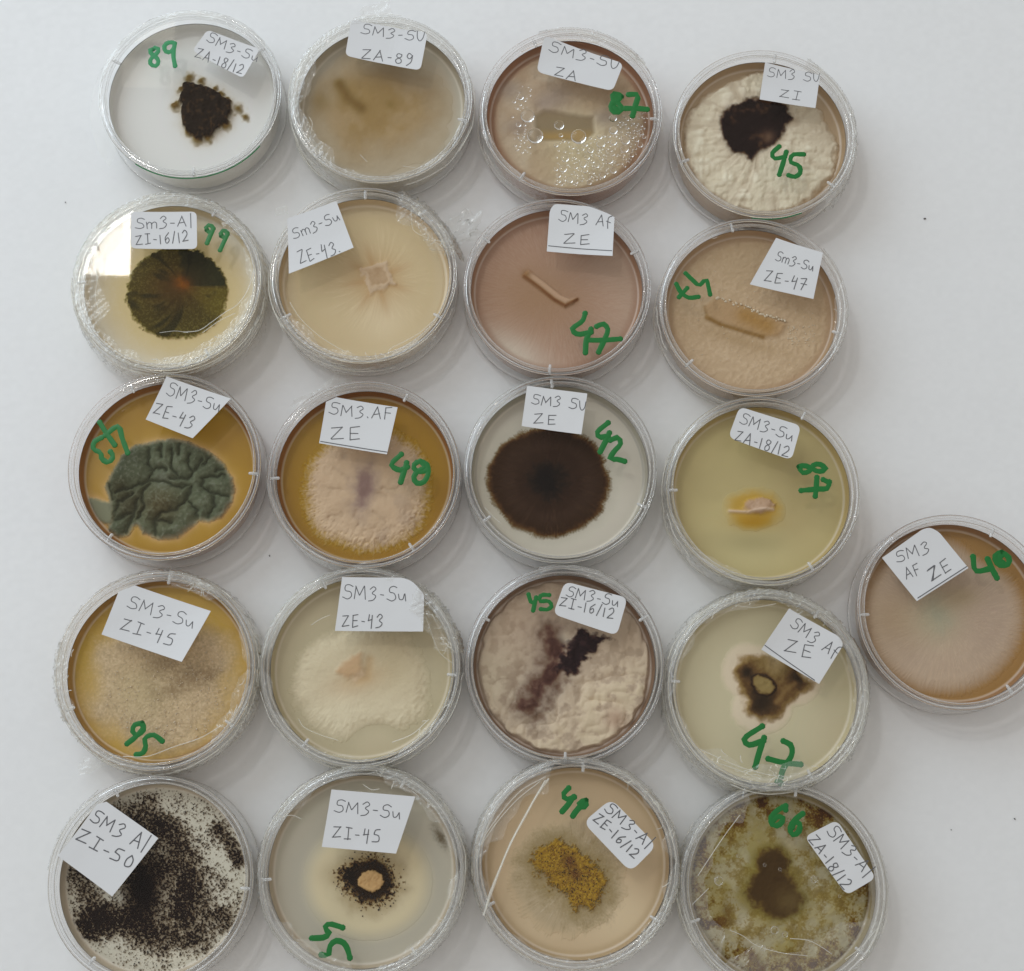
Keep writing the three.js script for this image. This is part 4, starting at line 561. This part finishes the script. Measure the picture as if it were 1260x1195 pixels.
// ---------------------------------------------------------------- one dish
const TONE = 1.82;                                           // reflectance of a growth against the tone it has under its lid
const tone = (c, d) => lin(c * (0.70 + 0.26 * ss(15, 95, c) - 0.12 * ss(60, 190, c)) * (d.dim ?? 1)) * TONE;
function petriDish(key) {
  const d = DISH[key], s = SPOT[key], dish = new THREE.Group();
  dish.name = numbered('petri_dish'); dish.position.set(s.at[0], 0, s.at[1]); scene.add(dish);
  dish.userData = { label: d.label, category: 'petri dish', group: 'petri dishes set out on the white table' };
  const onLid = toMM(s.lid), unAgar = fromMM(s.agar), shift = key.charCodeAt(0) * 37.7;
  const base = part('base', WARE.base, M.pane, dish); part('base_rim', WARE.baseRim, M.rim, base);

  // the growth's colour, on the agar and on the colony alike
  const N = 416, data = new Uint8Array(N * N * 4), o = { c: [0, 0, 0], h: 0 };
  const at = (x, z) => { const [u, v] = unAgar(x, z); o.c[0] = d.agar[0]; o.c[1] = d.agar[1]; o.c[2] = d.agar[2]; o.h = 0; const r = Math.hypot(x, z); d.grow(u, v, o, shift, r * 1.04); const k = ss(40.4, 41.3, r), rim = d.rim ?? d.agar.map((c, n) => c * (0.92 - 0.06 * n)); const edge = d.clear ? 0 : 0.42 * ss(39.9, 40.5, r) * ss(41.5, 40.9, r); for (let n = 0; n < 3; n++) { o.c[n] += (rim[n] - o.c[n]) * k; o.c[n] += ([212, 202, 186][n] - o.c[n]) * edge; } return r; };  // rim paints in the wall's reflection of the agar, edge the meniscus highlight
  for (let j = 0; j < N; j++) for (let i = 0; i < N; i++) {
    const x = ((i + 0.5) / N - 0.5) * 90, z = ((j + 0.5) / N - 0.5) * 90;
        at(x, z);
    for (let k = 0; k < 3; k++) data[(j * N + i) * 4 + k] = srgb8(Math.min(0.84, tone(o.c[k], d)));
    data[(j * N + i) * 4 + 3] = 255;
  }
  const map = new THREE.DataTexture(data, N, N); map.magFilter = THREE.LinearFilter; map.colorSpace = THREE.SRGBColorSpace; map.needsUpdate = true;
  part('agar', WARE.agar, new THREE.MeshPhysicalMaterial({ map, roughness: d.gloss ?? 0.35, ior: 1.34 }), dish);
  if (!d.flat) {
    const n = 200, span = 82.4, pos = [], uv = [], hs = [], idx = [];
    for (let j = 0; j <= n; j++) for (let i = 0; i <= n; i++) {
      const x = (i / n - 0.5) * span, z = (j / n - 0.5) * span, r = at(x, z), h = r < 41 ? o.h * ss(41, 40, r) : 0;
      hs.push(h); pos.push(x * MM, (AGAR + (h > 0.04 ? h + 0.03 : -0.12)) * MM, z * MM); uv.push(0.5 + x / 90, 0.5 + z / 90);
    }
    for (let j = 0; j < n; j++) for (let i = 0; i < n; i++) { const a = j * (n + 1) + i, b = a + 1, c = a + n + 1, e = c + 1; if (Math.max(hs[a], hs[b], hs[c], hs[e]) > 0.04) idx.push(a, c, b, b, c, e); }
    const used = new Int32Array(hs.length).fill(-1), p2 = [], u2 = [];
    const index = idx.map((k) => { if (used[k] < 0) { used[k] = p2.length / 3; p2.push(pos[3 * k], pos[3 * k + 1], pos[3 * k + 2]); u2.push(uv[2 * k], uv[2 * k + 1]); } return used[k]; });
    const g = new THREE.BufferGeometry(); g.setAttribute('position', new THREE.Float32BufferAttribute(p2, 3)); g.setAttribute('uv', new THREE.Float32BufferAttribute(u2, 2)); g.setIndex(index); g.computeVertexNormals();
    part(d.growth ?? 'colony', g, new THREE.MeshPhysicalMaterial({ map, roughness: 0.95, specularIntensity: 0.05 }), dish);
  }
  for (const [name, list] of Object.entries(d.extra?.(toMM(s.agar), onLid) ?? {})) { const m = part(name, list[0], list[1], dish); if (list[2]) m.userData.kind = 'stuff'; }

  const lid = part('lid', WARE.lid, M.pane, dish); part('lid_rim', WARE.lidRim, M.rim, lid);
  for (let k = 0; k < 3; k++) { const rib = part('vent_rib', WARE.rib, M.rib, lid); rib.rotation.y = -((d.ribs + 120 * k) * Math.PI) / 180; }
  if (d.stain) part('marker_reflection', d.stain(), M.markerPale, lid);  // reflection of the green marker in the lid edge, drawn as a coloured arc
  const mid = onLid([0, 1].map((k) => d.paper.filter((_, i) => i % 2 === k).reduce((a, b) => a + b) / (d.paper.length / 2))), label = part('paper_label', bend(labelGeometry(d.paper, d.round, onLid), mid, shift % 23), M.paper, dish);
  part('handwriting', bend(inkGeometry([...d.words.flatMap((w) => lettering(...w)), ...(d.rule ? [[d.rule.slice(0, 2), d.rule.slice(2)]] : [])], onLid, d.pen ?? 0.42, 24.7), mid, shift % 23), M.pencil, label);
  if (d.number) part('marker_number', inkGeometry(d.number.map((p) => { const q = []; for (let i = 0; i < p.length; i += 2) q.push([p[i], p[i + 1]]); return q; }), onLid, (d.nib ?? 2.3) * 1.22, 24.05, 0.1, 6), d.pale ? M.markerPale : M.marker, dish);
  (d.film ?? []).forEach((f, k) => part('cling_film', filmGeometry({ seed: shift % 17 + k * 3.3, ...f }), M.film, dish));
  const folds = [...(d.folds ? rimFolds(...d.folds) : []), ...(d.crumple ?? []).flatMap((c) => crumple(...c)), ...(d.ropes ?? []).map(([r, y, ...p]) => { const q = []; for (let i = 0; i < p.length; i += 2) { const [x, z] = onLid([p[i], p[i + 1]]); q.push([x, y + rnd() * 0.5, z]); } return [r, q]; })];
  if (folds.length) part('film_folds', foldGeometry(folds), M.fold, dish).userData.kind = 'stuff';
  for (const c of d.scraps ?? []) part('film_tail', scrapGeometry(...onLid([c[0], c[1]]), ...c.slice(2)), M.film, dish);
  return dish;
}
for (const key of Object.keys(DISH)) petriDish(key);

// ---------------------------------------------------------------- a few dark specks on the table
{
  const bits = [[-0.097, -0.2135, 0.9], [-0.0525, -0.0245, 1.1], [0.212, -0.311, 0.7], [-0.23, -0.32, 0.4], [-0.06, -0.20, 0.4], [0.235, -0.01, 0.5], [0.205, -0.005, 0.35], [-0.203, -0.315, 0.4], [-0.118, -0.135, 0.5]].map(([x, z, r]) => { const g = new THREE.IcosahedronGeometry(r * MM, 1); g.scale(1, 0.5, 0.6); g.rotateY(x * 90); g.translate(x, 0.3 * MM, z); return g; });
  const dust = part('dust_specks', mergeGeometries(bits), new THREE.MeshStandardMaterial({ color: new THREE.Color().setRGB(0.12, 0.11, 0.11), roughness: 0.9 }), scene);
  dust.userData = { kind: 'stuff', label: 'tiny dark dust specks scattered on the white table', category: 'dust' };
}
renderer.render(scene, camera);
